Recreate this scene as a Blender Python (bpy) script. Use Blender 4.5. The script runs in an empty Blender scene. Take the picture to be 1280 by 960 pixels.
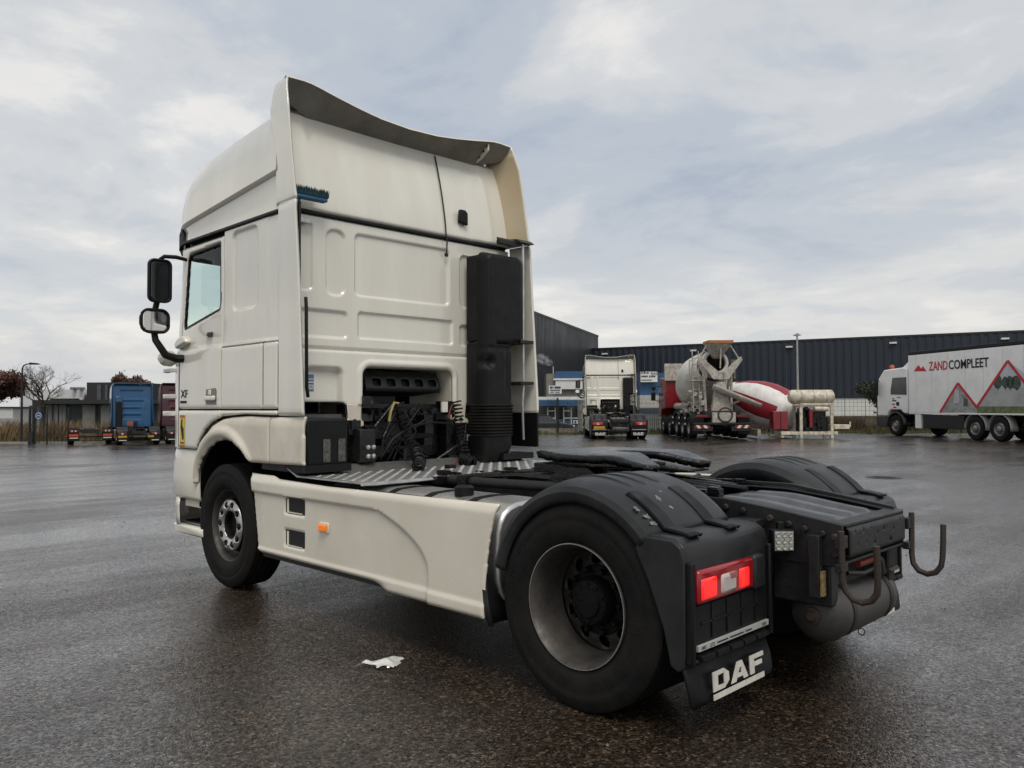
import bpy, bmesh, math, random
import numpy as np
from mathutils import Vector, Matrix
R_ = math.radians
random.seed(7); rng = np.random.default_rng(7)
SC = bpy.context.scene
COL = SC.collection
# ---------------------------------------------------------------- camera
CAM = Vector((-2.5606, 4.2216, 1.4762)); YAW = R_(-45.064); PITCH = R_(1.601); ROLL = R_(-0.217); FPX = 1002.6
cd = bpy.data.cameras.new('camera'); co = bpy.data.objects.new('camera', cd); COL.objects.link(co)
fwd = Vector((math.cos(YAW)*math.cos(PITCH), math.sin(YAW)*math.cos(PITCH), math.sin(PITCH)))
rgt = Vector((math.sin(YAW), -math.cos(YAW), 0)); upv = rgt.cross(fwd)
r2 = rgt*math.cos(ROLL)+upv*math.sin(ROLL); u2 = -rgt*math.sin(ROLL)+upv*math.cos(ROLL)
co.matrix_world = Matrix(((r2.x,u2.x,-fwd.x,CAM.x),(r2.y,u2.y,-fwd.y,CAM.y),(r2.z,u2.z,-fwd.z,CAM.z),(0,0,0,1)))
cd.sensor_width = 36; cd.lens = 36*FPX/1280; cd.clip_end = 3000; cd.clip_start = .05
SC.camera = co
# ---------------------------------------------------------------- world: overcast sky
w = bpy.data.worlds.new('World'); SC.world = w; w.use_nodes = True
nt = w.node_tree; nt.nodes.clear()
def N(nt, t, **k):
    n = nt.nodes.new(t)
    for a, b in k.items(): setattr(n, a, b)
    return n
SUN_EL, SUN_AZ = 56., 146.       # azimuth of the direction towards the sun, from +x towards +y
out = N(nt,'ShaderNodeOutputWorld'); bg = N(nt,'ShaderNodeBackground')
sky = N(nt,'ShaderNodeTexSky'); sky.sky_type = 'NISHITA'; sky.sun_disc = False
sky.sun_elevation = R_(SUN_EL); sky.sun_rotation = R_(90-SUN_AZ); sky.air_density = 1.2; sky.dust_density = 3.0
tc = N(nt,'ShaderNodeTexCoord'); sep = N(nt,'ShaderNodeSeparateXYZ'); nt.links.new(tc.outputs['Generated'], sep.inputs[0])
# project the direction on a cloud ceiling so that clouds flatten towards the horizon
mx = N(nt,'ShaderNodeMath', operation='MAXIMUM'); mx.inputs[1].default_value = 0.0; nt.links.new(sep.outputs[2], mx.inputs[0])
ad = N(nt,'ShaderNodeMath', operation='ADD'); ad.inputs[1].default_value = 0.16; nt.links.new(mx.outputs[0], ad.inputs[0])
dv = N(nt,'ShaderNodeVectorMath', operation='DIVIDE'); cmb = N(nt,'ShaderNodeCombineXYZ')
for i in range(3): nt.links.new(ad.outputs[0], cmb.inputs[i])
nt.links.new(tc.outputs['Generated'], dv.inputs[0]); nt.links.new(cmb.outputs[0], dv.inputs[1])
def noise(nt, vec, scale, detail, rough, dist=0., off=(0,0,0)):
    m = N(nt,'ShaderNodeMapping'); m.inputs['Location'].default_value = off; nt.links.new(vec, m.inputs[0])
    n = N(nt,'ShaderNodeTexNoise'); n.inputs['Scale'].default_value = scale; n.inputs['Detail'].default_value = detail
    n.inputs['Roughness'].default_value = rough; n.inputs['Distortion'].default_value = dist; nt.links.new(m.outputs[0], n.inputs['Vector'])
    return n.outputs['Fac']
n1 = noise(nt, dv.outputs[0], 1.25, 10, .58, .28, SKYOFF1 if 'SKYOFF1' in globals() else (3.1,1.7,0))
n2 = noise(nt, dv.outputs[0], .5, 4, .5, .2, (8.3,4.4,0))
def ramp(nt, fac, stops, interp='EASE'):
    r = N(nt,'ShaderNodeValToRGB'); r.color_ramp.interpolation = interp
    el = r.color_ramp.elements
    while len(el) < len(stops): el.new(.5)
    for e, (p, c) in zip(el, stops): e.position = p; e.color = (*c, 1)
    nt.links.new(fac, r.inputs[0]); return r.outputs[0]
cl = ramp(nt, n1, [(.32,(.36,.405,.47)),(.44,(.46,.49,.525)),(.54,(.575,.58,.575)),(.65,(.75,.72,.675))])
cl2 = ramp(nt, n2, [(.3,(.82,.84,.88)),(.7,(1.06,1.05,1.03))])
mul = N(nt,'ShaderNodeMix', data_type='RGBA', blend_type='MULTIPLY'); mul.inputs[0].default_value = 1
nt.links.new(cl, mul.inputs[6]); nt.links.new(cl2, mul.inputs[7])
# paler, even band of cloud close to the horizon all round
hz = ramp(nt, sep.outputs[2], [(.0,(1,1,1)),(.07,(.75,.75,.75)),(.30,(.0,.0,.0))], 'LINEAR')
mh = N(nt,'ShaderNodeMix', data_type='RGBA'); nt.links.new(hz, mh.inputs[0]); nt.links.new(mul.outputs[2], mh.inputs[6]); mh.inputs[7].default_value = (.56,.545,.525,1)
hm = N(nt,'ShaderNodeMath', operation='MULTIPLY'); hm.inputs[1].default_value = .6
nt.links.new(hz, hm.inputs[0]); nt.links.new(hm.outputs[0], mh.inputs[0])
# thin gaps of the clear sky behind
sk = N(nt,'ShaderNodeVectorMath', operation='SCALE'); sk.inputs['Scale'].default_value = .08; nt.links.new(sky.outputs[0], sk.inputs[0])
mm = N(nt,'ShaderNodeMix', data_type='RGBA'); mm.inputs[0].default_value = .92
nt.links.new(sk.outputs[0], mm.inputs[6]); nt.links.new(mh.outputs[2], mm.inputs[7])
nt.links.new(mm.outputs[2], bg.inputs[0]); bg.inputs[1].default_value = 1.0
nt.links.new(bg.outputs[0], out.inputs[0])
# ---------------------------------------------------------------- sun behind the overcast
sl = bpy.data.lights.new('sun','SUN'); sl.energy = 1.2; sl.angle = R_(25); sl.color = (1,.94,.84)
so = bpy.data.objects.new('sun', sl); COL.objects.link(so)
sd = Vector((math.cos(R_(SUN_EL))*math.cos(R_(SUN_AZ)), math.cos(R_(SUN_EL))*math.sin(R_(SUN_AZ)), math.sin(R_(SUN_EL))))
so.rotation_euler = sd.to_track_quat('Z','Y').to_euler()
vs = SC.view_settings; vs.view_transform = 'Standard'; vs.look = 'None'; vs.exposure = 0.46; vs.gamma = 1; vs.use_curve_mapping = False
SC.cycles.max_bounces = 8; SC.cycles.use_denoising = True
# ---------------------------------------------------------------- materials
MATS = {}
def mat(name, col, rough=.5, metal=0., var=.12, scale=3., bump=0., bscale=60., coat=0., spec=.5, col2=None, streak=False, rvar=.1, emit=None, estr=1., trans=0., alpha=1.):
    if name in MATS: return MATS[name]
    m = bpy.data.materials.new(name); m.use_nodes = True; nt = m.node_tree
    b = nt.nodes['Principled BSDF']; MATS[name] = m
    tcn = N(nt,'ShaderNodeTexCoord'); mp = N(nt,'ShaderNodeMapping'); nt.links.new(tcn.outputs['Object'], mp.inputs[0])
    if streak: mp.inputs['Scale'].default_value = (2.2,2.2,.35)
    nz = N(nt,'ShaderNodeTexNoise'); nz.inputs['Scale'].default_value = scale; nz.inputs['Detail'].default_value = 8; nz.inputs['Roughness'].default_value = .65
    nt.links.new(mp.outputs[0], nz.inputs['Vector'])
    c2 = col2 or tuple(c*(1-2.2*var) for c in col)
    rp = ramp(nt, nz.outputs['Fac'], [(.36,tuple(min(1,c*(1+.3*var)) for c in col)),(.70,c2)], 'LINEAR')
    nt.links.new(rp, b.inputs['Base Color'])
    mr = N(nt,'ShaderNodeMapRange'); nt.links.new(nz.outputs['Fac'], mr.inputs[0]); mr.inputs[1].default_value=.3; mr.inputs[2].default_value=.7
    mr.inputs[3].default_value = max(.02,rough-rvar); mr.inputs[4].default_value = min(1,rough+rvar); nt.links.new(mr.outputs[0], b.inputs['Roughness'])
    b.inputs['Metallic'].default_value = metal; b.inputs['Specular IOR Level'].default_value = spec
    b.inputs['Coat Weight'].default_value = coat; b.inputs['Coat Roughness'].default_value = .045
    if bump:
        nb = N(nt,'ShaderNodeTexNoise'); nb.inputs['Scale'].default_value = bscale; nb.inputs['Detail'].default_value = 6
        nt.links.new(tcn.outputs['Object'], nb.inputs['Vector'])
        bn = N(nt,'ShaderNodeBump'); bn.inputs['Strength'].default_value = bump; bn.inputs['Distance'].default_value = .01
        nt.links.new(nb.outputs['Fac'], bn.inputs['Height']); nt.links.new(bn.outputs[0], b.inputs['Normal'])
    if emit: b.inputs['Emission Color'].default_value = (*emit,1); b.inputs['Emission Strength'].default_value = estr
    if trans: b.inputs['Transmission Weight'].default_value = trans; b.inputs['IOR'].default_value = 1.45
    b.inputs['Alpha'].default_value = alpha
    return m
def glass(name, tint=(.75,.85,.82), gl=.18):
    if name in MATS: return MATS[name]
    m = bpy.data.materials.new(name); m.use_nodes = True; nt = m.node_tree; nt.nodes.clear(); MATS[name] = m
    o = N(nt,'ShaderNodeOutputMaterial'); t = N(nt,'ShaderNodeBsdfTransparent'); t.inputs[0].default_value = (*tint,1)
    g = N(nt,'ShaderNodeBsdfGlossy'); g.inputs['Roughness'].default_value = .02; lf_ = N(nt,'ShaderNodeLayerWeight'); lf_.inputs[0].default_value = .5; lw = N(nt,'ShaderNodeMath', operation='POWER'); lw.inputs[1].default_value = 4.5; nt.links.new(lf_.outputs['Facing'], lw.inputs[0])
    ma = N(nt,'ShaderNodeMath', operation='ADD'); ma.inputs[1].default_value = gl; nt.links.new(lw.outputs[0], ma.inputs[0])
    mi = N(nt,'ShaderNodeMixShader'); nt.links.new(ma.outputs[0], mi.inputs[0]); nt.links.new(t.outputs[0], mi.inputs[1]); nt.links.new(g.outputs[0], mi.inputs[2])
    nt.links.new(mi.outputs[0], o.inputs[0]); return m
WHITE = mat('white_paint',(.735,.715,.64),.22,var=.03,scale=1.6,coat=1.0,col2=(.675,.648,.565),rvar=.05,streak=True)
WSKIRT = mat('white_paint_warm',(.73,.685,.58),.28,var=.04,scale=1.6,coat=.7,col2=(.65,.595,.49),rvar=.06)  # warmer, slightly darker white for the side skirts
WDULL = mat('white_paint_dull',(.70,.66,.56),.40,var=.08,scale=3,col2=(.57,.52,.43))
GUND = mat('underside_shade',(.22,.21,.185),.7,var=.12,scale=4,col2=(.15,.14,.12))  # spoiler underside: its shade is put into this darker grey
TAN = mat('yellowed_paint',(.50,.40,.245),.5,var=.1,scale=3,col2=(.52,.46,.35))
BLACK = mat('black_plastic',(.0055,.0058,.0062),.5,spec=.28,var=.2,scale=9,bump=.05,bscale=300)
DGREY = mat('grey_plastic',(.011,.0115,.0125),.42,spec=.34,var=.2,scale=6,bump=.06,bscale=260,col2=(.026,.027,.029))
CHAS = mat('chassis_paint',(.010,.011,.0125),.48,spec=.35,var=.3,scale=10,bump=.15,bscale=90,col2=(.022,.0215,.02))
GREASE = mat('greasy_steel',(.008,.008,.0085),.27,spec=.5,var=.3,scale=14,bump=.5,bscale=50,metal=.2)
RUBBER = mat('rubber',(.006,.006,.006),.7,spec=.16,var=.3,scale=7,bump=.2,bscale=90,col2=(.017,.0155,.014))
RIM = mat('steel_rim',(.10,.092,.085),.5,metal=.5,var=.3,scale=9,col2=(.04,.036,.033),bump=.1,bscale=80)
HUB = mat('dirty_hub',(.005,.0045,.004),.6,spec=.2,var=.3,scale=12,bump=.4,bscale=60)
ALU = mat('aluminium',(.62,.62,.61),.36,metal=.85,var=.15,scale=8,col2=(.40,.39,.37))
POL = mat('polished_rim',(.55,.54,.52),.3,metal=.9,var=.2,scale=10,col2=(.3,.29,.27))
RUST = mat('rusty_steel',(.026,.021,.018),.7,var=.3,scale=18,bump=.4,bscale=80,col2=(.045,.028,.018))
SEAM = mat('seam_dark',(.01,.01,.01),.7)
REDL = mat('red_lens',(.30,.004,.010),.15,var=.05,coat=.5)
REDLIT = mat('red_lens_lit',(.7,.01,.01),.15,var=.05,coat=.4,emit=(1,.012,.008),estr=.85)
CLEARL = mat('clear_lens',(.55,.47,.44),.15,var=.1,coat=.5)
ORANGEL = mat('orange_lens_lit',(.7,.16,.0),.2,var=.05,coat=.4,emit=(1,.20,.005),estr=.28)
BLUEB = mat('blue_plastic',(.02,.10,.22),.45,var=.1); TEALB = mat('teal_bristle',(.005,.055,.07),.8,var=.3,scale=120,bump=.5,bscale=200)
LETTER = mat('white_letter',(.68,.66,.60),.5,var=.1,scale=20,col2=(.5,.48,.43))
GLASS = glass('cab_glass',(.86,.95,.92),.0)
DGLASS = mat('dark_glass',(.015,.018,.02),.05,var=.05,spec=.8)
MIRR = mat('mirror_glass',(.8,.8,.8),.03,metal=1,var=.02)
INTER = mat('cab_interior',(.10,.10,.10),.8,var=.15)
# ---------------------------------------------------------------- mesh helpers
def link(name, me, mt, parent=None):
    o = bpy.data.objects.new(name, me); COL.objects.link(o)
    if mt is not None and not len(me.materials): me.materials.append(mt)
    if parent is not None: o.parent = parent
    return o
class MB:
    def __init__(s): s.v = []; s.f = []
    def add(s, vs, fs):
        n = len(s.v); s.v += [tuple(p) for p in vs]; s.f += [tuple(i+n for i in f) for f in fs]; return s
    def box(s, x0,x1,y0,y1,z0,z1, M=None):
        p = [Vector((x,y,z)) for x in (x0,x1) for y in (y0,y1) for z in (z0,z1)]
        if M is not None: p = [M@q for q in p]
        return s.add(p, [(0,1,3,2),(4,6,7,5),(0,4,5,1),(2,3,7,6),(0,2,6,4),(1,5,7,3)])
    def prism(s, poly, a0, a1, axis='y', M=None):
        n = len(poly); P = []
        for a in (a0,a1):
            for (p,q) in poly:
                v = Vector((p,a,q)) if axis=='y' else Vector((a,p,q)) if axis=='x' else Vector((p,q,a))
                P.append(M@v if M is not None else v)
        F = [tuple(range(n))[::-1], tuple(range(n,2*n))]+[(i,(i+1)%n,(i+1)%n+n,i+n) for i in range(n)]
        return s.add(P,F)
    def tube(s, path, r, seg=8, caps=True, closed=False):
        path = [Vector(p) for p in path]; n = len(path); rr = r if isinstance(r,(list,tuple)) else [r]*n
        P = []; F = []; ref = None
        for i,p in enumerate(path):
            if closed: t = path[(i+1)%n]-path[i-1]
            else: t = path[min(i+1,n-1)]-path[max(i-1,0)]
            t.normalize()
            if ref is None: ref = Vector((0,0,1)) if abs(t.z)<.9 else Vector((1,0,0))
            a = t.cross(ref)
            if a.length<1e-5: a = t.orthogonal()
            a.normalize(); b = t.cross(a).normalized(); ref = a.cross(t)
            ref = b if False else a.cross(t)*1.0
            for k in range(seg):
                an = 2*math.pi*k/seg; P.append(p+(a*math.cos(an)+b*math.sin(an))*rr[i])
        m = n if closed else n-1
        for i in range(m):
            j = (i+1)%n
            for k in range(seg):
                k2=(k+1)%seg; F.append((i*seg+k,i*seg+k2,j*seg+k2,j*seg+k))
        if caps and not closed: F += [tuple(range(seg)), tuple(range((n-1)*seg,n*seg))[::-1]]
        return s.add(P,F)
    def lathe(s, prof, seg=32, M=None, closed=False, a0=0., a1=2*math.pi):
        # profile (r, y) about the y axis
        full = abs(a1-a0-2*math.pi)<1e-6; ns = seg if full else seg+1; P = []; F = []; n = len(prof)
        for k in range(ns):
            a = a0+(a1-a0)*k/seg
            for (r,y) in prof:
                v = Vector((r*math.cos(a), y, r*math.sin(a))); P.append(M@v if M is not None else v)
        for k in range(seg):
            k2 = (k+1)%ns
            for i in range(n if closed else n-1):
                j=(i+1)%n; F.append((k*n+i,k*n+j,k2*n+j,k2*n+i))
        return s.add(P,F)
    def grid(s, pts):
        h=len(pts); w_=len(pts[0]); return s.add([p for row in pts for p in row], [(i*w_+j,i*w_+j+1,(i+1)*w_+j+1,(i+1)*w_+j) for i in range(h-1) for j in range(w_-1)])
    def quad(s,a,b,c,d): return s.add([a,b,c,d],[(0,1,2,3)])
    def build(s, name, mt, parent=None, smooth=40, bevel=0., recalc=True, solid=0., merge=False):
        me = bpy.data.meshes.new(name)
        bm = bmesh.new(); vv = [bm.verts.new(p) for p in s.v]
        for f in s.f:
            try: bm.faces.new([vv[i] for i in f])
            except ValueError: pass
        if merge: bmesh.ops.remove_doubles(bm, verts=bm.verts, dist=1e-5)
        if recalc: bmesh.ops.recalc_face_normals(bm, faces=bm.faces)
        bm.to_mesh(me); bm.free()
        if smooth: me.shade_smooth(); me.set_sharp_from_angle(angle=R_(smooth))
        o = link(name, me, mt, parent)
        if solid: md = o.modifiers.new('solid','SOLIDIFY'); md.thickness = abs(solid); md.offset = -1 if solid>0 else 1
        if bevel: md = o.modifiers.new('bevel','BEVEL'); md.width = bevel; md.segments = 2; md.limit_method='ANGLE'; md.angle_limit=R_(35)
        return o
def rbox(s,t,s0,s1,t0,t1,r=0.):
    cx,cy,hx,hy = (s0+s1)/2,(t0+t1)/2,abs(s1-s0)/2-r,abs(t1-t0)/2-r
    dx,dy = np.abs(s-cx)-hx, np.abs(t-cy)-hy
    return np.hypot(np.maximum(dx,0),np.maximum(dy,0))+np.minimum(np.maximum(dx,dy),0)-r
def spoly(s,t,poly):
    P = np.array(poly,float); n=len(P); d=np.full(s.shape,1e9); sg=np.ones(s.shape)
    for i in range(n):
        a=P[i]; b=P[i-1]; e=b-a; wx=s-a[0]; wy=t-a[1]; h=np.clip((wx*e[0]+wy*e[1])/(e@e),0,1)
        d=np.minimum(d,(wx-e[0]*h)**2+(wy-e[1]*h)**2)
        c1=t>=a[1]; c2=t<b[1]; c3=e[0]*wy>e[1]*wx
        sg=np.where((c1&c2&c3)|(~c1&~c2&~c3),-sg,sg)
    return sg*np.sqrt(d)
def circ(s,t,cx,cy,r): return np.hypot(s-cx,t-cy)-r
def sst(x,a,b): q=np.clip((x-a)/(b-a),0,1); return q*q*(3-2*q)
def panel(name, mt, parent, s0,s1,t0,t1,res, sdf, off, mp, thick=.02, flip=False, edge=.006, smooth=50):
    """sheet cut out by a signed distance, embossed by off(), mapped by mp(s,t,offset); bounded edges snapped"""
    ns=max(2,int(math.ceil((s1-s0)/res)))+1; ntt=max(2,int(math.ceil((t1-t0)/res)))+1
    S,T=np.meshgrid(np.linspace(s0,s1,ns),np.linspace(t0,t1,ntt),indexing='ij')
    h=max((s1-s0)/(ns-1),(t1-t0)/(ntt-1))
    f=(lambda a,b: np.maximum(rbox(a,b,s0,s1,t0,t1), sdf(a,b))) if sdf else (lambda a,b: rbox(a,b,s0,s1,t0,t1))
    d=f(S,T)
    if sdf:
        for _ in range(3):
            e=1e-4; g=sdf(S,T); gx=(sdf(S+e,T)-g)/e; gy=(sdf(S,T+e)-g)/e; gl=np.maximum(gx*gx+gy*gy,.05)
            near=np.abs(g)<.62*h
            S=np.where(near,np.clip(S-g*gx/gl,s0,s1),S); T=np.where(near,np.clip(T-g*gy/gl,t0,t1),T)
        cs=(S[:-1,:-1]+S[1:,:-1]+S[:-1,1:]+S[1:,1:])/4; ct=(T[:-1,:-1]+T[1:,:-1]+T[:-1,1:]+T[1:,1:])/4
        keep=f(cs,ct)<0; use=np.zeros(S.shape,bool)
        for q in (keep,): use[:-1,:-1]|=q; use[1:,:-1]|=q; use[:-1,1:]|=q; use[1:,1:]|=q
        for _ in range(5):
            e=1e-4; g=sdf(S,T); gx=(sdf(S+e,T)-g)/e; gy=(sdf(S,T+e)-g)/e; gl=np.maximum(gx*gx+gy*gy,.2); out_=use&(g>1e-5)
            S=np.where(out_,np.clip(S-g*gx/gl,s0,s1),S); T=np.where(out_,np.clip(T-g*gy/gl,t0,t1),T)
        d=f(S,T)
    O=off(S,T) if off else np.zeros_like(S)
    if edge: O=O-edge*np.clip(1+d/(edge*1.5),0,1)
    X,Y,Z=mp(S,T,O)
    V=np.stack([X+0*S,Y+0*S,Z+0*S],-1).reshape(-1,3)
    cs=(S[:-1,:-1]+S[1:,:-1]+S[:-1,1:]+S[1:,1:])/4; ct=(T[:-1,:-1]+T[1:,:-1]+T[:-1,1:]+T[1:,1:])/4
    keep=keep if sdf else f(cs,ct)<0
    ii,jj=np.nonzero(keep); a=ii*ntt+jj
    F=np.stack([a,a+ntt,a+ntt+1,a+1],1)
    sf,tf=S.reshape(-1)[F],T.reshape(-1)[F]; ar_=.5*np.abs((sf[:,0]-sf[:,2])*(tf[:,1]-tf[:,3])-(sf[:,1]-sf[:,3])*(tf[:,0]-tf[:,2])); cell=(s1-s0)/(ns-1)*(t1-t0)/(ntt-1)
    F=F[ar_>.10*cell]
    if flip: F=F[:,::-1]
    used=np.unique(F); mpx=-np.ones(len(V),int); mpx[used]=np.arange(len(used))
    me=bpy.data.meshes.new(name); me.from_pydata(V[used].tolist(),[],mpx[F].tolist()); me.validate(); me.update()
    me.shade_smooth(); me.set_sharp_from_angle(angle=R_(smooth))
    o=link(name,me,mt,parent)
    if thick: md=o.modifiers.new('solid','SOLIDIFY'); md.thickness=thick; md.offset=-1
    return o
def thing(name, label, cat, loc=(0,0,0), rz=0., group=None, kind=None):
    o=bpy.data.objects.new(name,None); COL.objects.link(o); o.location=loc; o.rotation_euler=(0,0,rz); o.empty_display_size=.2
    return tag(o,label,cat,group,kind)
def tag(o,label=None,cat=None,group=None,kind=None):
    if label: o['label']=label
    if cat: o['category']=cat
    if group: o['group']=group
    if kind: o['kind']=kind
    return o
def copy_tree(o,parent=None,skip=()):
    c=o.copy(); COL.objects.link(c); c.parent=parent
    for ch in [x for x in COL.objects if x.parent==o]:
        if ch.name.split('.')[0] in skip: continue
        copy_tree(ch,c,skip)
    return c
def text(name, s, size, mt, parent, M, depth=.002, sx=1., align='LEFT', bold=0.):
    cu=bpy.data.curves.new('t','FONT'); cu.body=s; cu.size=size; cu.extrude=depth; cu.align_x=align; cu.resolution_u=3; cu.offset=bold
    ob=bpy.data.objects.new('t',cu); COL.objects.link(ob)
    dg=bpy.context.evaluated_depsgraph_get(); me=bpy.data.meshes.new_from_object(ob.evaluated_get(dg)); bpy.data.objects.remove(ob)
    me.transform(Matrix.Diagonal((sx,1,1,1))); me.transform(M); me.name=name; me.materials.clear()
    return link(name,me,mt,parent)
def print_bars(name, rects, mt, parent, M, th=.001):
    """lines of print too small to read: one thin bar per word, in the frame of M (x along, y up)"""
    mb=MB()
    for (x0,x1,y0,y1) in rects: mb.box(x0,x1,y0,y1,0,th,M)
    return tag(mb.build(name,mt,parent,smooth=0),kind='stuff')
def basis(o,x,y):
    x=Vector(x).normalized(); y=Vector(y).normalized(); z=x.cross(y).normalized(); y=z.cross(x)
    return Matrix(((x.x,y.x,z.x,o[0]),(x.y,y.y,z.y,o[1]),(x.z,y.z,z.z,o[2]),(0,0,0,1)))
FW=Vector((math.cos(YAW),math.sin(YAW),0)); RT=Vector((math.sin(YAW),-math.cos(YAW),0))
def gz(Rr,D):
    a=min(1,max(0,(D-12)/38)); b=min(1,max(0,(-4-Rr)/14)); a=a*a*(3-2*a); b=b*b*(3-2*b); c=min(1,max(0,(D-45)/18)); c=c*c*(3-2*c); return -.86*a*b*(1-c)-.9*c
def B(Rr,D,z=None):
    p=Vector((CAM.x,CAM.y,0))+FW*D+RT*Rr; p.z=gz(Rr,D) if z is None else z; return p
# ================================================================= ground
def ground():
    Rs=np.concatenate([np.linspace(-260,-44,13),np.linspace(-40,40,33),np.linspace(46,260,13)])
    Ds=np.concatenate([np.linspace(-60,-4,8),np.linspace(0,60,31),np.linspace(66,420,20)])
    mb=MB(); mb.grid([[B(a,d) for a in Rs] for d in Ds])
    m=bpy.data.materials.new('wet_asphalt'); m.use_nodes=True; nt=m.node_tree; b=nt.nodes['Principled BSDF']
    tcn=N(nt,'ShaderNodeTexCoord'); P=tcn.outputs['Object']
    big=noise(nt,P,.22,5,.55,.6); mid=noise(nt,P,1.3,6,.6,.3,(5,2,0))
    ag=N(nt,'ShaderNodeTexVoronoi'); ag.inputs['Scale'].default_value=75; nt.links.new(P,ag.inputs['Vector'])
    ag2=N(nt,'ShaderNodeTexVoronoi'); ag2.inputs['Scale'].default_value=130; nt.links.new(P,ag2.inputs['Vector'])
    fine=noise(nt,P,170,4,.7)
    # stone colours
    c=ramp(nt,ag.outputs['Color'],[(0.,(.0045,.0031,.0021)),(.40,(.016,.0112,.0076)),(.75,(.055,.039,.0265)),(1.,(.19,.14,.100))],'LINEAR')
    cm=ramp(nt,mid,[(.3,(.75,.72,.70)),(.7,(1.25,1.22,1.18))],'LINEAR')
    mu=N(nt,'ShaderNodeMix',data_type='RGBA',blend_type='MULTIPLY'); mu.inputs[0].default_value=1; nt.links.new(c,mu.inputs[6]); nt.links.new(cm,mu.inputs[7])
    nt.links.new(mu.outputs[2],b.inputs['Base Color'])
    # wetness: streaky film along the yard
    mpp=N(nt,'ShaderNodeMapping'); mpp.inputs['Rotation'].default_value=(0,0,R_(45)); mpp.inputs['Scale'].default_value=(.45,.10,1); nt.links.new(P,mpp.inputs[0])
    st=N(nt,'ShaderNodeTexNoise'); st.inputs['Scale'].default_value=2.2; st.inputs['Detail'].default_value=7; st.inputs['Roughness'].default_value=.62; nt.links.new(mpp.outputs[0],st.inputs['Vector'])
    av=N(nt,'ShaderNodeMath',operation='ADD'); nt.links.new(st.outputs['Fac'],av.inputs[0]); nt.links.new(big,av.inputs[1])
    mr=N(nt,'ShaderNodeMapRange'); nt.links.new(av.outputs[0],mr.inputs[0]); mr.inputs[1].default_value=.84; mr.inputs[2].default_value=1.14; mr.inputs[3].default_value=.38; mr.inputs[4].default_value=.12
    nt.links.new(mr.outputs[0],b.inputs['Roughness']); b.inputs['Specular IOR Level'].default_value=1.0
    # relief: stones, less where the film is deep
    hs=N(nt,'ShaderNodeMath',operation='MULTIPLY_ADD'); nt.links.new(ag.outputs['Distance'],hs.inputs[0]); hs.inputs[1].default_value=-1.; nt.links.new(ag2.outputs['Distance'],hs.inputs[2])
    h2=N(nt,'ShaderNodeMath',operation='MULTIPLY_ADD'); nt.links.new(fine,h2.inputs[0]); h2.inputs[1].default_value=.5; nt.links.new(hs.outputs[0],h2.inputs[2])
    ms=N(nt,'ShaderNodeMapRange'); nt.links.new(av.outputs[0],ms.inputs[0]); ms.inputs[1].default_value=.84; ms.inputs[2].default_value=1.14; ms.inputs[3].default_value=.55; ms.inputs[4].default_value=.10
    bn=N(nt,'ShaderNodeBump'); bn.inputs['Distance'].default_value=.009; nt.links.new(ms.outputs[0],bn.inputs['Strength']); nt.links.new(h2.outputs[0],bn.inputs['Height'])
    nt.links.new(bn.outputs[0],b.inputs['Normal'])
    b2=N(nt,'ShaderNodeBump'); b2.inputs['Distance'].default_value=.004; b2.inputs['Strength'].default_value=.28; nt.links.new(h2.outputs[0],b2.inputs['Height'])
    cw=N(nt,'ShaderNodeMapRange'); nt.links.new(av.outputs[0],cw.inputs[0]); cw.inputs[1].default_value=.84; cw.inputs[2].default_value=1.14; cw.inputs[3].default_value=.5; cw.inputs[4].default_value=1.0
    sx_=N(nt,'ShaderNodeSeparateColor'); nt.links.new(ag.outputs['Color'],sx_.inputs[0])
    cz=N(nt,'ShaderNodeMapRange'); nt.links.new(sx_.outputs[1],cz.inputs[0]); cz.inputs[3].default_value=.1; cz.inputs[4].default_value=1.4
    cy_=N(nt,'ShaderNodeMath',operation='MULTIPLY'); nt.links.new(cz.outputs[0],cy_.inputs[0]); nt.links.new(cw.outputs[0],cy_.inputs[1])
    cz2=N(nt,'ShaderNodeMapRange'); nt.links.new(sx_.outputs[2],cz2.inputs[0]); cz2.inputs[3].default_value=.15; cz2.inputs[4].default_value=.8; nt.links.new(cz2.outputs[0],b.inputs['Specular IOR Level'])
    nt.links.new(cy_.outputs[0],b.inputs['Coat Weight']); b.inputs['Coat Roughness'].default_value=.16; b.inputs['Coat IOR'].default_value=1.4; nt.links.new(b2.outputs[0],b.inputs['Coat Normal'])
    o=mb.build('asphalt_yard',m,None,smooth=60); tag(o,kind='structure'); return o
ground()
# ================================================================= wheels
def sdisc(mb, R0, y, seg=24): mb.lathe([(0,y),(R0,y)],seg)
def tyre_mesh(name, R, y0, y1, bead, parent, seg=64):
    """y0 inner, y1 outer face; axis y, at origin"""
    w_=y1-y0; c=(y0+y1)/2; h=R-bead
    side=[(bead,-.36),(bead+.02,-.44),(bead+.30*h,-.495),(bead+.55*h,-.50),(bead+.62*h,-.488),(bead+.66*h,-.50),(bead+.78*h,-.488),(R-.03,-.462),(R-.012,-.445),(R-.002,-.41)]
    tread=[]
    for g in (-.25,-.085,.085,.25): tread += [(R,g-.03),(R-.014,g-.024),(R-.014,g+.024),(R,g+.03)]
    prof=side+tread+[(r,-y) for r,y in side[::-1]]
    mb=MB(); mb.lathe([(r,c+y*w_) for r,y in prof],seg,closed=False)
    # shoulder blocks: real sipes cut as raised lugs
    # lettering band and rib pattern moulded into the sidewall
    for k in range(120):
        a=2*math.pi*k/120; M=Matrix.Rotation(-a,4,'Y'); y=c+w_*.478
        if (k%30) in (3,4,5,7,8,9,11,12,18,19,20,22): mb.box(bead+.34*h,bead+.50*h,y,y+w_*.0235,-.006,.006,M)
    return mb.build(name,RUBBER,parent,smooth=35)
GLYPH={}
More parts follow.
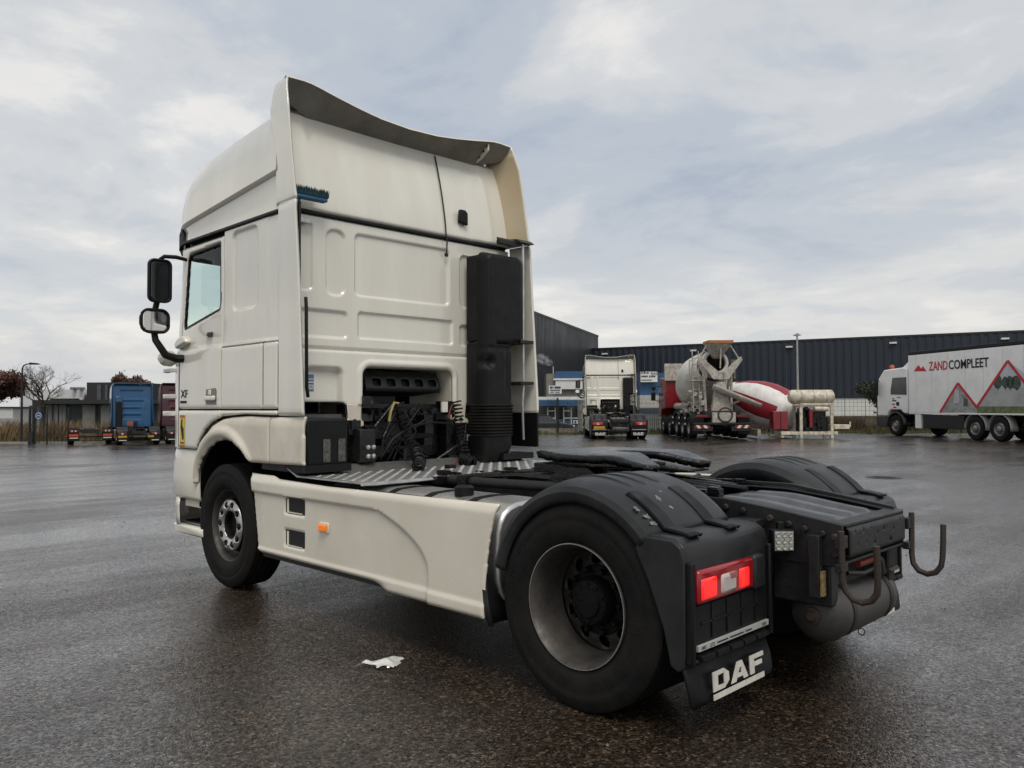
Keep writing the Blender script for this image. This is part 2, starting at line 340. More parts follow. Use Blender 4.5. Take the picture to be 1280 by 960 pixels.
def glyph(ch):
    if ch not in GLYPH:
        cu=bpy.data.curves.new('t','FONT'); cu.body=ch; cu.size=1; cu.extrude=.02; cu.resolution_u=1; cu.offset=.012
        ob=bpy.data.objects.new('t',cu); COL.objects.link(ob); dg=bpy.context.evaluated_depsgraph_get(); me=bpy.data.meshes.new_from_object(ob.evaluated_get(dg)); bpy.data.objects.remove(ob)
        GLYPH[ch]=([v.co.copy() for v in me.vertices],[tuple(p.vertices) for p in me.polygons])
    return GLYPH[ch]
def sidewall_text(parent, strings, r, y, size):
    """raised letters round the sidewall, reading clockwise from outside"""
    mb=MB()
    for s_,a0 in strings:
        a=R_(a0)
        for ch in s_:
            if ch!=' ':
                V,F=glyph(ch); c,s2=math.cos(a),math.sin(a)
                # tangent x (clockwise seen from +y outside), radial y
                P=[]
                for v in V:
                    lx,ly,lz=(v.x-.3)*size,(v.y)*size,v.z*size*.6
                    rr_=r+ly; an=a-lx/r*1.0; P.append((-rr_*math.cos(an),y+lz,rr_*math.sin(an)))
                mb.add(P,F)
            a-=size*.72/r
    return mb.build('sidewall_lettering',mat('rubber_worn',(.02,.0195,.019),.6,spec=.2,var=.3),parent,smooth=0)
def wheel_front(parent, u, vout, sgn):
    """sgn=+1 left side"""
    wgrp=bpy.data.objects.new('front_wheel',None); COL.objects.link(wgrp); wgrp.parent=parent; wgrp.location=(u,0,.505); wgrp.empty_display_size=.1
    if sgn<0: wgrp.rotation_euler=(0,0,math.pi)
    v=vout
    tyre_mesh('tyre',.505,v-.30,v,.285,wgrp)
    if sgn>0: sidewall_text(wgrp,[('315/70 R22.5',175)],.405,v-.0015,.042)
    mb=MB(); mb.lathe([(.302,v-.045),(.300,v-.028),(.288,v-.035),(.279,v-.06),(.270,v-.10),(.245,v-.135),(.235,v-.14)],64)
    mb.lathe([(.302,v-.25),(.27,v-.2),(.235,v-.14)],48); mb.build('rim',RIM,wgrp,smooth=40)
    f=lambda s,t: np.maximum(np.maximum(np.hypot(s,t)-.215,.112-np.hypot(s,t)),-np.min([circ(s,t,.167*math.cos(a),.167*math.sin(a),.027) for a in np.arange(10)*math.pi/5],axis=0))
    o=panel('wheel_trim_ring',POL,wgrp,-.22,.22,-.22,.22,.011,f,lambda s,t:-.02*np.abs(np.hypot(s,t)-.165)/.05,lambda s,t,o:(s,v-.03+o,t),thick=.012,flip=True,edge=.003)
    mb=MB(); mb.lathe([(.24,v-.15),(.215,v-.09),(.21,v-.06),(.12,v-.055),(.10,v-.07),(.098,v-.10),(0,v-.10)],40); mb.build('hub',HUB,wgrp)
    mb=MB()
    for a in np.arange(10)*math.pi/5:
        mb.lathe([(.017,v-.06),(.017,v-.038),(.012,v-.032),(0,v-.032)],6,Matrix.Translation((.167*math.cos(a),0,.167*math.sin(a))))
    tag(mb.build('wheel_nuts',HUB,wgrp),kind='stuff')
    return wgrp
def wheel_rear(parent,u,vout,sgn,dual=True):
    wgrp=bpy.data.objects.new('rear_wheel',None); COL.objects.link(wgrp); wgrp.parent=parent; wgrp.location=(u,0,.505); wgrp.empty_display_size=.1
    if sgn<0: wgrp.rotation_euler=(0,0,math.pi)
    v=vout
    tyre_mesh('tyre',.505,v-.295,v,.285,wgrp)
    if sgn>0: sidewall_text(wgrp,[('315/70 R22.5',175)],.405,v-.0015,.042)
    if dual: tyre_mesh('tyre',.505,v-.64,v-.345,.285,wgrp)
    mb=MB(); mb.lathe([(.296,v-.03),(.304,v-.018),(.302,v-.008),(.297,v-.006),(.291,v-.016),(.283,v-.03),(.276,v-.06),(.268,v-.085),(.263,v-.15),(.255,v-.21)],72)
    mb.build('rim',RIM,wgrp,smooth=50)
    bead=MB(); bead.lathe([(.2985,v-.0045),(.3025,v-.0045),(.3035,v-.008),(.2975,v-.008)],72,closed=True); bead.build('rim_edge',POL,wgrp)
    f=lambda s,t: np.maximum(np.maximum(np.hypot(s,t)-.262,.11-np.hypot(s,t)),-np.min([circ(s,t,.208*math.cos(a+.2),.208*math.sin(a+.2),.031) for a in np.arange(10)*math.pi/5],axis=0))
    panel('wheel_disc',mat('dark_rim',(.045,.040,.036),.55,metal=.3,var=.3,scale=9,col2=(.018,.016,.014)),wgrp,-.265,.265,-.265,.265,.0125,f,lambda s,t:.035*sst(-np.hypot(s,t),-.25,-.18)*0+(-.02*sst(np.hypot(s,t),.19,.25)),lambda s,t,o:(s,v-.20+o,t),thick=.012,flip=True,edge=.003)  # disc in a darker tone than the rim around it
    mb=MB(); mb.lathe([(.30,v-.30),(.24,v-.26),(0,v-.26)],40); mb.build('drum',HUB,wgrp)
    mb=MB(); mb.lathe([(.175,v-.196),(.172,v-.185),(.125,v-.18),(.12,v-.135),(.105,v-.115),(.075,v-.11),(.07,v-.10),(0,v-.098)],40)
    for a in np.arange(10)*math.pi/5:
        mb.lathe([(.016,v-.19),(.016,v-.158),(.011,v-.15),(0,v-.15)],6,Matrix.Translation((.155*math.cos(a),0,.155*math.sin(a))))
        mb.lathe([(.010,v-.117),(.010,v-.107),(0,v-.107)],6,Matrix.Translation((.09*math.cos(a+.3),0,.09*math.sin(a+.3))))
    mb.build('hub',HUB,wgrp)
    return wgrp
# ================================================================= chassis shared by the tractors
def tail_lamp(parent, v0, v1, w0, w1, u, lit, tilt):
    """one lamp cluster, v0 outer, v1 inner; faces -u"""
    mk=MB(); dz=tilt
    def face(va,vb,wa,wb,du,name,mt,bev=.008):
        mb=MB(); mb.box(u-du,u,min(va,vb),max(va,vb),wa,wb); return mb.build(name,mt,parent,bevel=bev)
    L=v1-v0
    face(v0,v1,w0,w1,.035,'lamp_body',REDL,.015)
    face(v0+.03*L,v0+.30*L,w0+.018,w1-.035,.041,'brake_lens',REDLIT if lit else REDL,.012)
    face(v0+.36*L,v0+.66*L,w0+.014,w1-.035,.043,'clear_lens',CLEARL,.02)
    face(v0+.51*L,v0+.655*L,w0+.075,w1-.037,.0445,'indicator_lens',mat('pink_lens',(.42,.12,.12),.2,coat=.5),.008)
    face(v0+.70*L,v0+.90*L,w0+.018,w1-.035,.041,'position_lens',REDLIT if lit else REDL,.012)
DAF_D=[(0,0),(.62,0),(.86,.16),(.86,.84),(.62,1),(0,1)]
def daf_letters(parent, M):
    """slanted-cut block letters D A F with a bar under them, in the unit frame x right, y up (0..3 wide, 0..1 high)"""
    mb=MB()
    def P(poly): mb.prism(poly,0,.004,'z',M)
    # D (outer ring in strips)
    P([(0,0),(.27,0),(.27,1),(0,1)]); P([(.27,0),(.62,0),(.80,.20),(.27,.24)]); P([(.27,.76),(.80,.80),(.62,1),(.27,1)]); P([(.80,.20),(.88,.28),(.88,.72),(.80,.80),(.60,.78),(.60,.22)])
    # A
    P([(1.0,0),(1.27,0),(1.50,.66),(1.36,1.)]); P([(1.36,1.),(1.50,.66),(1.62,.66),(1.66,1)]); P([(1.62,.66),(1.66,1),(1.98,0),(1.71,0),(1.58,.42)]); P([(1.38,.18),(1.66,.18),(1.60,.38),(1.45,.38)])
    # F
    P([(2.1,0),(2.37,0),(2.37,1),(2.1,1)]); P([(2.37,.76),(2.95,.76),(2.95,1),(2.37,1)]); P([(2.37,.36),(2.85,.36),(2.85,.60),(2.37,.60)])
    P([(0,-.42),(2.95,-.42),(2.95,-.14),(0,-.14)])
    return mb.build('maker_letters',LETTER,parent,smooth=0)
def arch_prof(n=30):
    """mudguard centre profile (u,w) from front bottom over the top to the rear ledge"""
    pts=[(.615,.33),(.64,.50),(.635,.66)]
    for a in np.linspace(R_(22),R_(128),18): pts.append((.66*math.cos(a)*(1. if a<R_(90) else 1.0), .5+.66*math.sin(a)))
    return pts
def mudguard(T, s, lit=True, plate=None):
    """s=+1 left. Top shell with side flange, straps, rear body with lamp, plate carrier, mud flap"""
    g=bpy.data.objects.new('rear_mudguard',None); COL.objects.link(g); g.parent=T; g.empty_display_size=.1
    def rows(prof, sec):
        # sec: list of (v, outward offset) ; normal from centre (0,.5)
        out=[]
        for (pu,pw) in prof:
            n=Vector((pu,0,pw-.5)).normalized()
            out.append([(pu+n.x*o, s*v, pw+n.z*o) for v,o in sec])
        return out
    sec=[(1.240,-.118),(1.250,-.095),(1.252,-.062),(1.235,-.035),(1.17,-.014),(1.10,0),(.62,.004),(.56,-.012),(.53,-.05),(.525,-.12)]
    top=[]
    for a in np.linspace(R_(14),R_(139),42):
        r=.618+ .012*math.cos(2*(a-R_(90)))
        r = r + (.02 if a>R_(105) else 0)*(a-R_(105))
        top.append((r*math.cos(a),.49+r*math.sin(a)))
    mb=MB(); mb.grid(rows(top,sec)); mb.build('mudguard_shell',DGREY,g,smooth=32,solid=.012 if s>0 else .012)
    if s>0:   # pale scuffs where something rubbed the guard
        rs_=random.Random(8); SCF=mat('scuff_grey',(.22,.225,.23),.7,var=.4,scale=70,col2=(.03,.031,.034))
        def onshell(p,q):
            r=.618+.012*math.cos(2*R_(q-90))+(.02*R_(q-105) if q>105 else 0)-.014*float(sst(np.array(p),1.10,1.17))+.0015
            return (r*math.cos(R_(q)),p,.49+r*math.sin(R_(q)))
        for (va,aa,wv,wa) in ((1.19,124,.02,3.),(1.175,129,.035,2.),(1.16,133,.045,1.4),(.985,121,.022,3.),(.96,127,.02,1.5),(.90,116,.016,2.)):
            n=14; rad=[rs_.uniform(.35,1.) for _ in range(n)]
            mb=MB(); mb.add([onshell(va,aa)]+[onshell(va+wv*rad[k]*math.cos(2*math.pi*k/n),aa+wa*rad[k]*math.sin(2*math.pi*k/n)) for k in range(n)],[(0,1+k,1+(k+1)%n) for k in range(n)]); mb.build('scuff_mark',SCF,g,smooth=60)
    # raised ribs on the crown
    for vv in (1.03,.91,.79):
        rb=MB(); rr=[]
        for a in np.linspace(R_(72),R_(112),12):
            k=math.sin((a-R_(72))/R_(40)*math.pi)**.5 if 0<(a-R_(72))<R_(40) else 0
            rr.append([((.620+o*k+.0)*math.cos(a)*.99,s*(vv+dv),.49+(.622+o*k+.006)*math.sin(a)) for dv,o in ((-.035,-.004),(-.022,.012),(.022,.012),(.035,-.004))])
        rb.grid(rr); rb.build('rib',DGREY,g,smooth=30)
    # front lower leg of the guard, in front of the wheel
    mb=MB(); fr=[]
    for (pu,pw) in [(.60,.30),(.635,.42),(.65,.54),(.648,.66)]:
        fr.append([(pu-.03,s*1.235,pw),(pu,s*1.245,pw),(pu+.012,s*1.20,pw),(pu+.014,s*.62,pw)])
    mb.grid(fr); mb.build('front_leg',DGREY,g,smooth=30,solid=.01)
    # rear body: section swept over width (u,w) outline
    mb=MB()
    outl=[(-.44,.905),(-.575,.895),(-.62,.868),(-.64,.81),(-.638,.42),(-.63,.345),(-.58,.33),(-.55,.40),(-.515,.53),(-.455,.69),(-.395,.82)]
    mb.prism(outl,s*.50,s*1.235,'y'); mb.build('rear_body',DGREY,g,bevel=.014,smooth=35)
    # outer flank of the rear body, wrapping towards the wheel
    mb=MB(); mb.prism([(-.375,.835),(-.42,.893),(-.575,.888),(-.615,.862),(-.634,.81),(-.633,.42),(-.626,.345),(-.60,.325),(-.56,.345),(-.525,.50),(-.445,.70)],s*1.232,s*1.25,'y'); mb.build('flank',DGREY,g,bevel=.006)
    # surround of the lamp and plate carrier
    mb=MB()
    for (a,b,c,d) in ((1.205,1.235,.36,.80),(.51,.54,.36,.80),(.54,1.205,.36,.38)): mb.box(-.665,-.62,s*a,s*b,c,d)
    mb.build('surround',BLACK,g,bevel=.008)
    tail_lamp(g, s*1.195, s*.715, .615,.762, -.64, lit, 0)
    mb=MB(); mb.box(-.675,-.63,s*.61,s*.705,.60,.765); mb.build('lamp_cap',DGREY,g,bevel=.015)
    # plate carrier: ribbed black board with a printed strip under it
    mb=MB(); mb.box(-.652,-.638,s*.555,s*1.195,.435,.605)
    for k in range(4): mb.box(-.658,-.652,s*(.66+k*.13),s*(.675+k*.13),.45,.60)
    mb.box(-.658,-.652,s*.62,s*1.15,.52,.532); mb.build('plate_carrier',BLACK,g,bevel=.002)
    mb=MB(); mb.box(-.664,-.65,s*.56,s*1.185,.412,.438); mb.build('name_strip',mat('grey_strip',(.42,.42,.41),.4,var=.1),g,bevel=.001)
    if plate:
        mb=MB(); mb.box(-.668,-.656,s*.62,s*1.15,.46,.58); mb.build('number_plate',plate,g,bevel=.002)
    for k in range(5):   # treads of the step under the plate
        mb=MB(); y=.60+k*.12; mb.box(-.685,-.64,s*y,s*(y+.105),.372,.398); mb.build('step_rib',BLACK,g,bevel=.003)
    # flap
    mb=MB(); f=[]
    for (pu,pw,vo,vi) in [(-.59,.38,1.228,.51),(-.622,.32,1.23,.505),(-.640,.26,1.23,.50),(-.650,.19,1.225,.50),(-.652,.168,1.21,.52)]:
        f.append([(pu,s*(vo+(vi-vo)*k/6),pw) for k in range(7)])
    mb.grid(f); mb.build('mud_flap',BLACK,g,smooth=40,solid=.012)
    Md=basis((-.664,1.075 if s>0 else -.62,.214),(0,-1,0),(.06,0,1))@Matrix.Diagonal((.155,.085,1,1))
    daf_letters(g,Md)
    if s>0:
        for (s_,va_) in (('085',1.165),('272',1.095),('020',.625)): text('strip_print',s_,.021,BLACK,g,basis((-.6645,va_,.4175),(0,-1,0),(0,0,1)),.0006,1.25)
        print_bars('small_print',[(.13,.22,0,.006),(.24,.36,0,.006),(.38,.44,0,.006)],BLACK,g,basis((-.6645,1.165,.4215),(0,-1,0),(0,0,1)),.0008)
    # rubber straps from the shell onto the ledge
    for vv in (1.10,.765):
        mb=MB(); st=[]
        for (pu,pw) in [(.628*math.cos(R_(a)),.49+.628*math.sin(R_(a))) for a in (114,120,126,132,137)]+[(-.515,.913),(-.565,.904),(-.605,.898)]:
            st.append([(pu+.006,s*(vv-.050),pw-.006),(pu-.006,s*(vv-.042),pw+.007),(pu-.006,s*(vv+.042),pw+.007),(pu+.006,s*(vv+.050),pw-.006)])
        mb.grid(st); mb.build('strap',BLACK,g,smooth=30,solid=.008)
    return g
def chassis(T, lit=True, plate=None, skirt_mat=None, hooks=True):
    # rails: C section, tapering behind the axle
    for s in (1,-1):
        mb=MB(); prof=[(-.965,.70),(-.60,.70),(-.2,.715),(.2,.72),(4.6,.70),(4.6,.965),(1.6,.965),(.1,.985),(-.34,.985),(-.65,.95),(-.965,.905)]
        mb.prism(prof,s*.385,s*.40,'y')
        mb.prism([(-.965,.905),(-.65,.95),(-.34,.985),(.1,.985),(.1,.975),(-.34,.975),(-.65,.94),(-.965,.895)],s*.31,s*.384,'y')
        o=mb.build('chassis_rail',CHAS,T,bevel=.004)
        for k,(bu,bw) in enumerate([(-.60,.905),(-.70,.885),(-.78,.87),(-.87,.855),(-.93,.845),(-.93,.76),(-.45,.93),(-.35,.94)]):
            b=MB(); b.lathe([(.018,0),(.018,.012),(.012,.02),(0,.02)],8,Matrix.Translation((bu,s*.40,bw))@(Matrix.Identity(4) if s>0 else Matrix.Rotation(math.pi,4,'X')))
            b.build('bolt',RUST if k%4==0 else CHAS,o,smooth=30)
    f=lambda a,b: -np.minimum.reduce([circ(a,b,cx,cy,r) for cx,cy,r in [(-.29,.865,.007),(-.2,.83,.009),(-.1,.845,.006),(-.06,.845,.006),(.02,.83,.008),(.1,.865,.006),(.16,.80,.007),(.2,.86,.007),(.27,.80,.007),(-.15,.775,.012),(.3,.865,.006),(.06,.79,.006)]])
    panel('end_cross_member',CHAS,T,-.36,.36,.735,.895,.012,f,lambda a,b:-.03*sst(np.abs(b-.815),.06,.085),lambda a,b,o:(-.985-o,a,b),thick=.012,flip=True,edge=.0)
    mb=MB(); mb.prism([(-.97,.905),(-.90,.915),(-.90,.90),(-.97,.89)],-.37,.37,'y'); mb.box(-.97,-.90,-.37,.37,.715,.73); mb.build('member_flange',CHAS,T,bevel=.004)
    # sloping cover plates between the rails with long pressed ribs
    fr=lambda a,b: .018*np.max([sst(-rbox(a,b,-.86,-.20,c-.055,c+.055,.05),0.,.022) for c in (-.2,0.,.2)],axis=0)
    panel('ramp_cover',mat('cover_grey',(.075,.078,.082),.35,var=.25,scale=7,col2=(.045,.046,.048),bump=.08,bscale=90),T,-.88,-.12,-.30,.30,.02,None,fr,lambda a,b,o:(a,b,.90+.055*sst(a,-.9,-.35)+o),thick=.008,edge=0)
    mb=MB()
    for (y0,y1) in ((-.375,-.345),): mb.prism([(-.93,.925),(-.35,1.01),(.15,1.01),(.15,.99),(-.35,.99),(-.93,.905)],y0,y1,'y')
    mb.build('guide_rail',CHAS,T,bevel=.003)
    # air tank under the end
    mb=MB(); mb.lathe([(0,-.43),(.05,-.425),(.10,-.41),(.135,-.375),(.145,-.33),(.145,.27),(.135,.315),(.10,.35),(.05,.365),(0,.37)],32,Matrix.Translation((-.80,0,.445)))
    tk=mb.build('air_tank',mat('tank_paint',(.035,.034,.033),.5,var=.3,scale=9,bump=.15,bscale=70,col2=(.055,.05,.046)),T,smooth=50)
    mb=MB(); mb.lathe([(.04,.355),(.04,.38),(.022,.385),(.022,.40),(0,.40)],12,Matrix.Translation((-.80,0,.445))); mb.build('tank_plug',RUST,tk)
    ring=MB(); ring.tube([(-.84+.018*math.cos(a),-.12,.275+.018*math.sin(a)) for a in np.linspace(0,2*math.pi,12,endpoint=False)],.003,5,closed=True); ring.build('drain_ring',RUST,tk)
    for k,y in enumerate((-.27,.21)):
        mb=MB(); mb.lathe([(.150,y-.02),(.150,y+.02)],32,Matrix.Translation((-.80,0,.445))); mb.build('tank_strap',CHAS,tk)
    mb=MB(); mb.box(-.86,-.72,-.36,.36,.56,.70); mb.box(-.90,-.60,.3,.39,.50,.72); mb.box(-.92,-.60,-.39,-.3,.52,.72); mb.build('tank_bracket',CHAS,T,bevel=.01)
    mb=MB(); mb.tube([(-.92,.12,.675),(-.92,-.06,.675)],.018,10); mb.build('hose_coupling',mat('red_rubber',(.22,.03,.015),.6),T)
    mb=MB(); mb.tube([(-.9,-.1,.70),(-.93,-.14,.66),(-.93,-.16,.60),(-.9,-.2,.57)],.026,8); mb.tube([(-.9,.2,.64),(-.92,.05,.62),(-.92,-.2,.63),(-.88,-.32,.60)],.013,6); mb.build('pipe',CHAS,T)
    mb=MB(); mb.prism([(-.93,.60),(-.85,.56),(-.70,.56),(-.70,.54),(-.86,.54),(-.945,.585)],-.40,-.28,'y'); mb.build('tank_saddle',RUST,T,bevel=.004)
    if hooks:
        for s in (1,-1):
            mb=MB(); path=[(-.985,s*.465,.885),(-.985,s*.462,.78),(-.985,s*.458,.66),(-.995,s*.45,.61),(-1.025,s*.445,.575),(-1.068,s*.442,.563),(-1.11,s*.442,.578),(-1.137,s*.445,.615),(-1.143,s*.45,.66),(-1.145,s*.458,.74),(-1.145,s*.465,.835)]
            mb.tube(path,.0155,8); mb.build('support_hook',RUST,T)
            for (za_,zb_) in ((.80,.86),(.69,.73)): mb=MB(); mb.box(-.99,-.955,s*.40,s*.475,za_,zb_); mb.build('hook_plate',CHAS,T,bevel=.004)
    # vertical bracket and reflector plate on the left rail, work lamp
    mb=MB(); mb.box(-.87,-.815,.405,.45,.55,.85); mb.build('bracket',CHAS,T,bevel=.004)
    mb=MB(); mb.box(-.885,-.871,.408,.445,.56,.68); mb.build('data_plate',mat('brass_plate',(.28,.20,.08),.5,var=.3,scale=30,col2=(.1,.07,.03)),T,bevel=.002)
    WM=Matrix.Translation((-.70,.47,.81))@Matrix.Rotation(R_(-42),4,'Z'); wl=MB(); wl.box(-.01,.045,-.055,.055,-.055,.055,WM); wl.box(.02,.06,-.015,.015,-.03,.09,WM); wo=wl.build('work_lamp',BLACK,T,bevel=.006)
    ln=MB(); ln.box(-.014,-.010,-.047,.047,-.047,.047,WM); ln.build('lens',mat('led_lens',(.34,.34,.31),.25,var=.2,scale=40),wo,bevel=.002)
    for i in range(3):
        for j in range(3):
            mb=MB(); mb.lathe([(.014,0),(.011,.005),(.006,.003),(0,.003)],10,WM@Matrix.Translation((-.014,-.031+i*.031,-.031+j*.031))@Matrix.Rotation(math.pi/2,4,'Z')); mb.build('led',mat('led_cup',(.55,.54,.5),.25,metal=.6),wo)
    # mudguard carrier tubes
    for s in (1,-1):
        mb=MB(); mb.tube([(-.50,s*.40,.80),(-.52,s*.56,.83),(-.52,s*.70,.84)],.028,10); mb.build('carrier_tube',CHAS,T)
        mb=MB(); mb.tube([(.5,s*.40,.90),(.5,s*.7,.98)],.025,8); mb.build('carrier_tube',CHAS,T)
        mb=MB(); mb.box(-.57,-.44,s*.40,s*.50,.86,.90); mb.box(-.55,-.47,s*.41,s*.46,.76,.86); mb.tube([(-.56,s*.50,.84),(-.46,s*.50,.84)],.032,10); mb.build('carrier_bracket',CHAS,T,bevel=.004)
    # axle, springs
    mb=MB(); mb.tube([(0,-.95,.505),(0,.95,.505)],.09,12); mb.lathe([(0,-.2),(.2,-.15),(.24,0),(.2,.15),(0,.2)],16,Matrix.Translation((0,0,.50))); mb.box(-.4,.9,-.35,.35,.55,.62)
    mb.tube([(.2,0,.5),(3.2,0,.65)],.07,10); mb.tube([(3.8,-1.,.505),(3.8,1.,.505)],.07,10); mb.box(3.0,4.7,-.42,.42,.45,1.05); mb.build('axles_and_driveline',CHAS,T)
    for s in (1,-1):
        for uu in (-.42,.42):
            mb=MB(); mb.lathe([(.10,-.12),(.13,-.08),(.13,.05),(.10,.1),(0,.1)],14,Matrix.Translation((uu,s*.47,.62))@Matrix.Rotation(math.pi/2,4,'X')); mb.build('air_spring',RUBBER,T)
    # hoses, valves and clutter on top of the rails
    rr=random.Random(3); mb=MB()
    for k in range(10):
        y=-.36+.08*k; mb.tube([(-.1+rr.uniform(-.1,.1),y,.985),(.5,y+rr.uniform(-.05,.05),1.0+rr.uniform(0,.03)),(1.2,y+rr.uniform(-.06,.06),.975+rr.uniform(0,.04)),(1.9,y+rr.uniform(-.05,.05),.955)],.012+rr.random()*.012,6)
    for k in range(34):
        x=rr.uniform(.75,1.95); y=rr.uniform(-.5,.52); a=rr.uniform(.03,.1); mb.box(x,x+a,y,y+rr.uniform(.03,.09),.93,.965+rr.uniform(.0,.05))
    for k in range(12):
        x=rr.uniform(-.3,.3); y=rr.choice((-1,1))*rr.uniform(.25,.36); mb.box(x,x+.06,y,y+.05,.97,1.01+rr.uniform(0,.03))
    mb.build('hoses_and_valves',GREASE,T,smooth=40)
    mb=MB(); mb.tube([(.65,.47,.975),(1.85,.47,.95)],.033,10); mb.build('long_pipe',CHAS,T)
    # fifth wheel: plate with entry ramps and rear slot
    g=bpy.data.objects.new('fifth_wheel',None); COL.objects.link(g); g.parent=T; g.empty_display_size=.1
    PL=[(1.20,-.18),(1.23,0),(1.20,.18),(1.10,.33),(.95,.42),(.78,.455),(.60,.455),(.44,.43),(.28,.385),(.185,.35),(.17,.27),(.19,.22),(.42,.07),(.62,.055),(.66,0.),(.62,-.055),(.42,-.07),(.19,-.22),(.17,-.27),(.185,-.35),(.28,-.385),(.44,-.43),(.60,-.455),(.78,-.455),(.95,-.42),(1.10,-.33)]
    h=lambda a,b: -.055*sst(-a,-.46,-.17)-.018*sst(a,1.05,1.24)-.012*sst(np.abs(b),.36,.46)
    panel('coupling_plate',GREASE,g,.165,1.235,-.46,.46,.022,lambda a,b:spoly(a,b,PL),h,lambda a,b,o:(a,b,1.185+o),thick=.045,edge=.008)
    mb=MB(); mb.prism([(.45,.99),(.95,.99),(.82,1.10),(.60,1.10)],.30,.40,'y'); mb.prism([(.45,.99),(.95,.99),(.82,1.10),(.60,1.10)],-.40,-.30,'y'); mb.box(.5,1.15,-.30,.30,1.04,1.10); mb.prism([(.2,1.06),(.5,1.04),(.5,1.09),(.2,1.075)],.1,.34,'y'); mb.prism([(.2,1.06),(.5,1.04),(.5,1.09),(.2,1.075)],-.34,-.1,'y'); mb.build('pedestal',GREASE,g,bevel=.006)
    mb=MB(); mb.box(.3,1.15,-.46,.46,.972,.992); mb.build('mounting_plate',GREASE,g,bevel=.003)
    mb=MB(); mb.tube([(.55,.2,1.06),(.5,.5,1.05),(.48,.62,1.04)],.012,6); mb.build('release_handle',CHAS,g)
    for s in (1,-1): mudguard(T,s,lit,plate if s>0 else None)
    wheel_rear(T,0,1.24,1); wheel_rear(T,0,1.24,-1)
    wheel_front(T,3.8,1.205,1); wheel_front(T,3.8,1.205,-1)
    # fuel tanks either side
    for s in (1,-1):
        mb=MB(); sec=[]; n=24
        for k in range(n):
            a=2*math.pi*k/n; ex=lambda c: math.copysign(abs(c)**.6,c); sec.append((.86+.29*ex(math.cos(a)), .645+.295*ex(math.sin(a))))
        mb.prism([(s*p,q) for p,q in sec],.62,2.45,'x'); to=mb.build('fuel_tank',ALU,T,bevel=.02,smooth=50)
        for uu in (.95,1.35,1.72):
            mb=MB(); mb.grid([[(x,s*(.86+(p-.86)*1.015),.645+(q-.645)*1.015) for p,q in sec+sec[:1]] for x in (uu-.03,uu+.03)]); mb.build('tank_strap',RUBBER,to,smooth=60)
        if s>0:
            mb=MB(); mb.lathe([(.06,0),(.06,.05),(.045,.06),(0,.06)],14,Matrix.Translation((1.12,.95,.935))@Matrix.Rotation(math.pi/2,4,'X')); mb.build('filler_cap',BLACK,to)
    if skirt_mat:
        poly=[(3.335,.965),(2.95,.965),(2.86,.945),(2.2,.935),(1.2,.945)]+[(.525+.105*math.sin(t*math.pi/2),.955-.625*(1-math.cos(t*math.pi/2))*.5-.625*t*.5) for t in np.linspace(0,1,14)]+[(3.17,.33),(3.19,.36)]
        slots=lambda a,b: np.minimum(rbox(a,b,2.555,2.755,.715,.81,.012),rbox(a,b,2.555,2.755,.475,.575,.012))
        def offs(a,b):
            curve=1.10+ .55*np.clip((b-.50)/.34,0,1)**2.2      # front edge of the swage sweeping down to the rear
            inset=-.020*sst(a-curve,0,.045)*sst(.835-b,0,.018)
            lip=.010*sst(.405-b,-.012,.012)-.05*sst(.40-b,.02,.08)*0
            cup=-.02*sst(-rbox(a,b,2.50,2.80,.69,.83,.02),0,.03)-.02*sst(-rbox(a,b,2.50,2.80,.455,.60,.02),0,.03)
            front=-.02*sst(a,3.1,3.34)
            topb=-.02*sst(b,.90,.965)
            under=-.09*sst(.40-b,.0,.09)*sst(a,1.5,1.75)
            return inset+lip+cup+front+topb+under
        for s in (1,-1):
            sk=panel('side_skirt',skirt_mat,T,.52,3.34,.325,.968,.0125,lambda a,b: np.maximum(spoly(a,b,poly),-slots(a,b)),offs,lambda a,b,o:(a,s*(1.245+o),b),thick=.018,flip=(s>0),edge=.006)
            mb=MB(); mb.box(2.50,2.80,s*1.10,s*1.165,.44,.84); mb.build('slot_backing',SEAM,sk)
            for (z0_,z1_) in ((.715,.81),(.475,.575)):
                mb=MB(); mb.prism([(2.757,s*1.222),(2.655,s*1.172),(2.655,s*1.166),(2.757,s*1.205)],z0_+.001,z1_-.001,'z'); mb.build('slot_cheek',skirt_mat,sk)
                mb=MB(); mb.prism([(2.757,s*1.222),(2.553,s*1.222),(2.553,s*1.166),(2.757,s*1.166)],z0_-.006,z0_+.002,'z'); mb.build('slot_floor',skirt_mat,sk)
            mb=MB(); mb.box(2.182,2.306,s*1.224,s*1.236,.618,.688); mb.build('marker_base',skirt_mat,sk,bevel=.008)
            mb=MB(); mb.box(2.20,2.288,s*1.236,s*1.258,.630,.676); mb.build('marker_lamp',ORANGEL if lit else mat('orange_lens',(.45,.1,.0),.2,coat=.4),sk,bevel=.008)
            mb=MB(); mb.box(.72,3.12,s*1.12,s*1.215,.345,.93); mb.build('skirt_backing',SEAM,sk)
            if s>0:
                mb=MB(); mb.lathe([(.022,0),(.018,.004),(0,.004)],14,Matrix.Translation((.70,1.238,.42))); mb.build('skirt_bolt',ALU,sk)
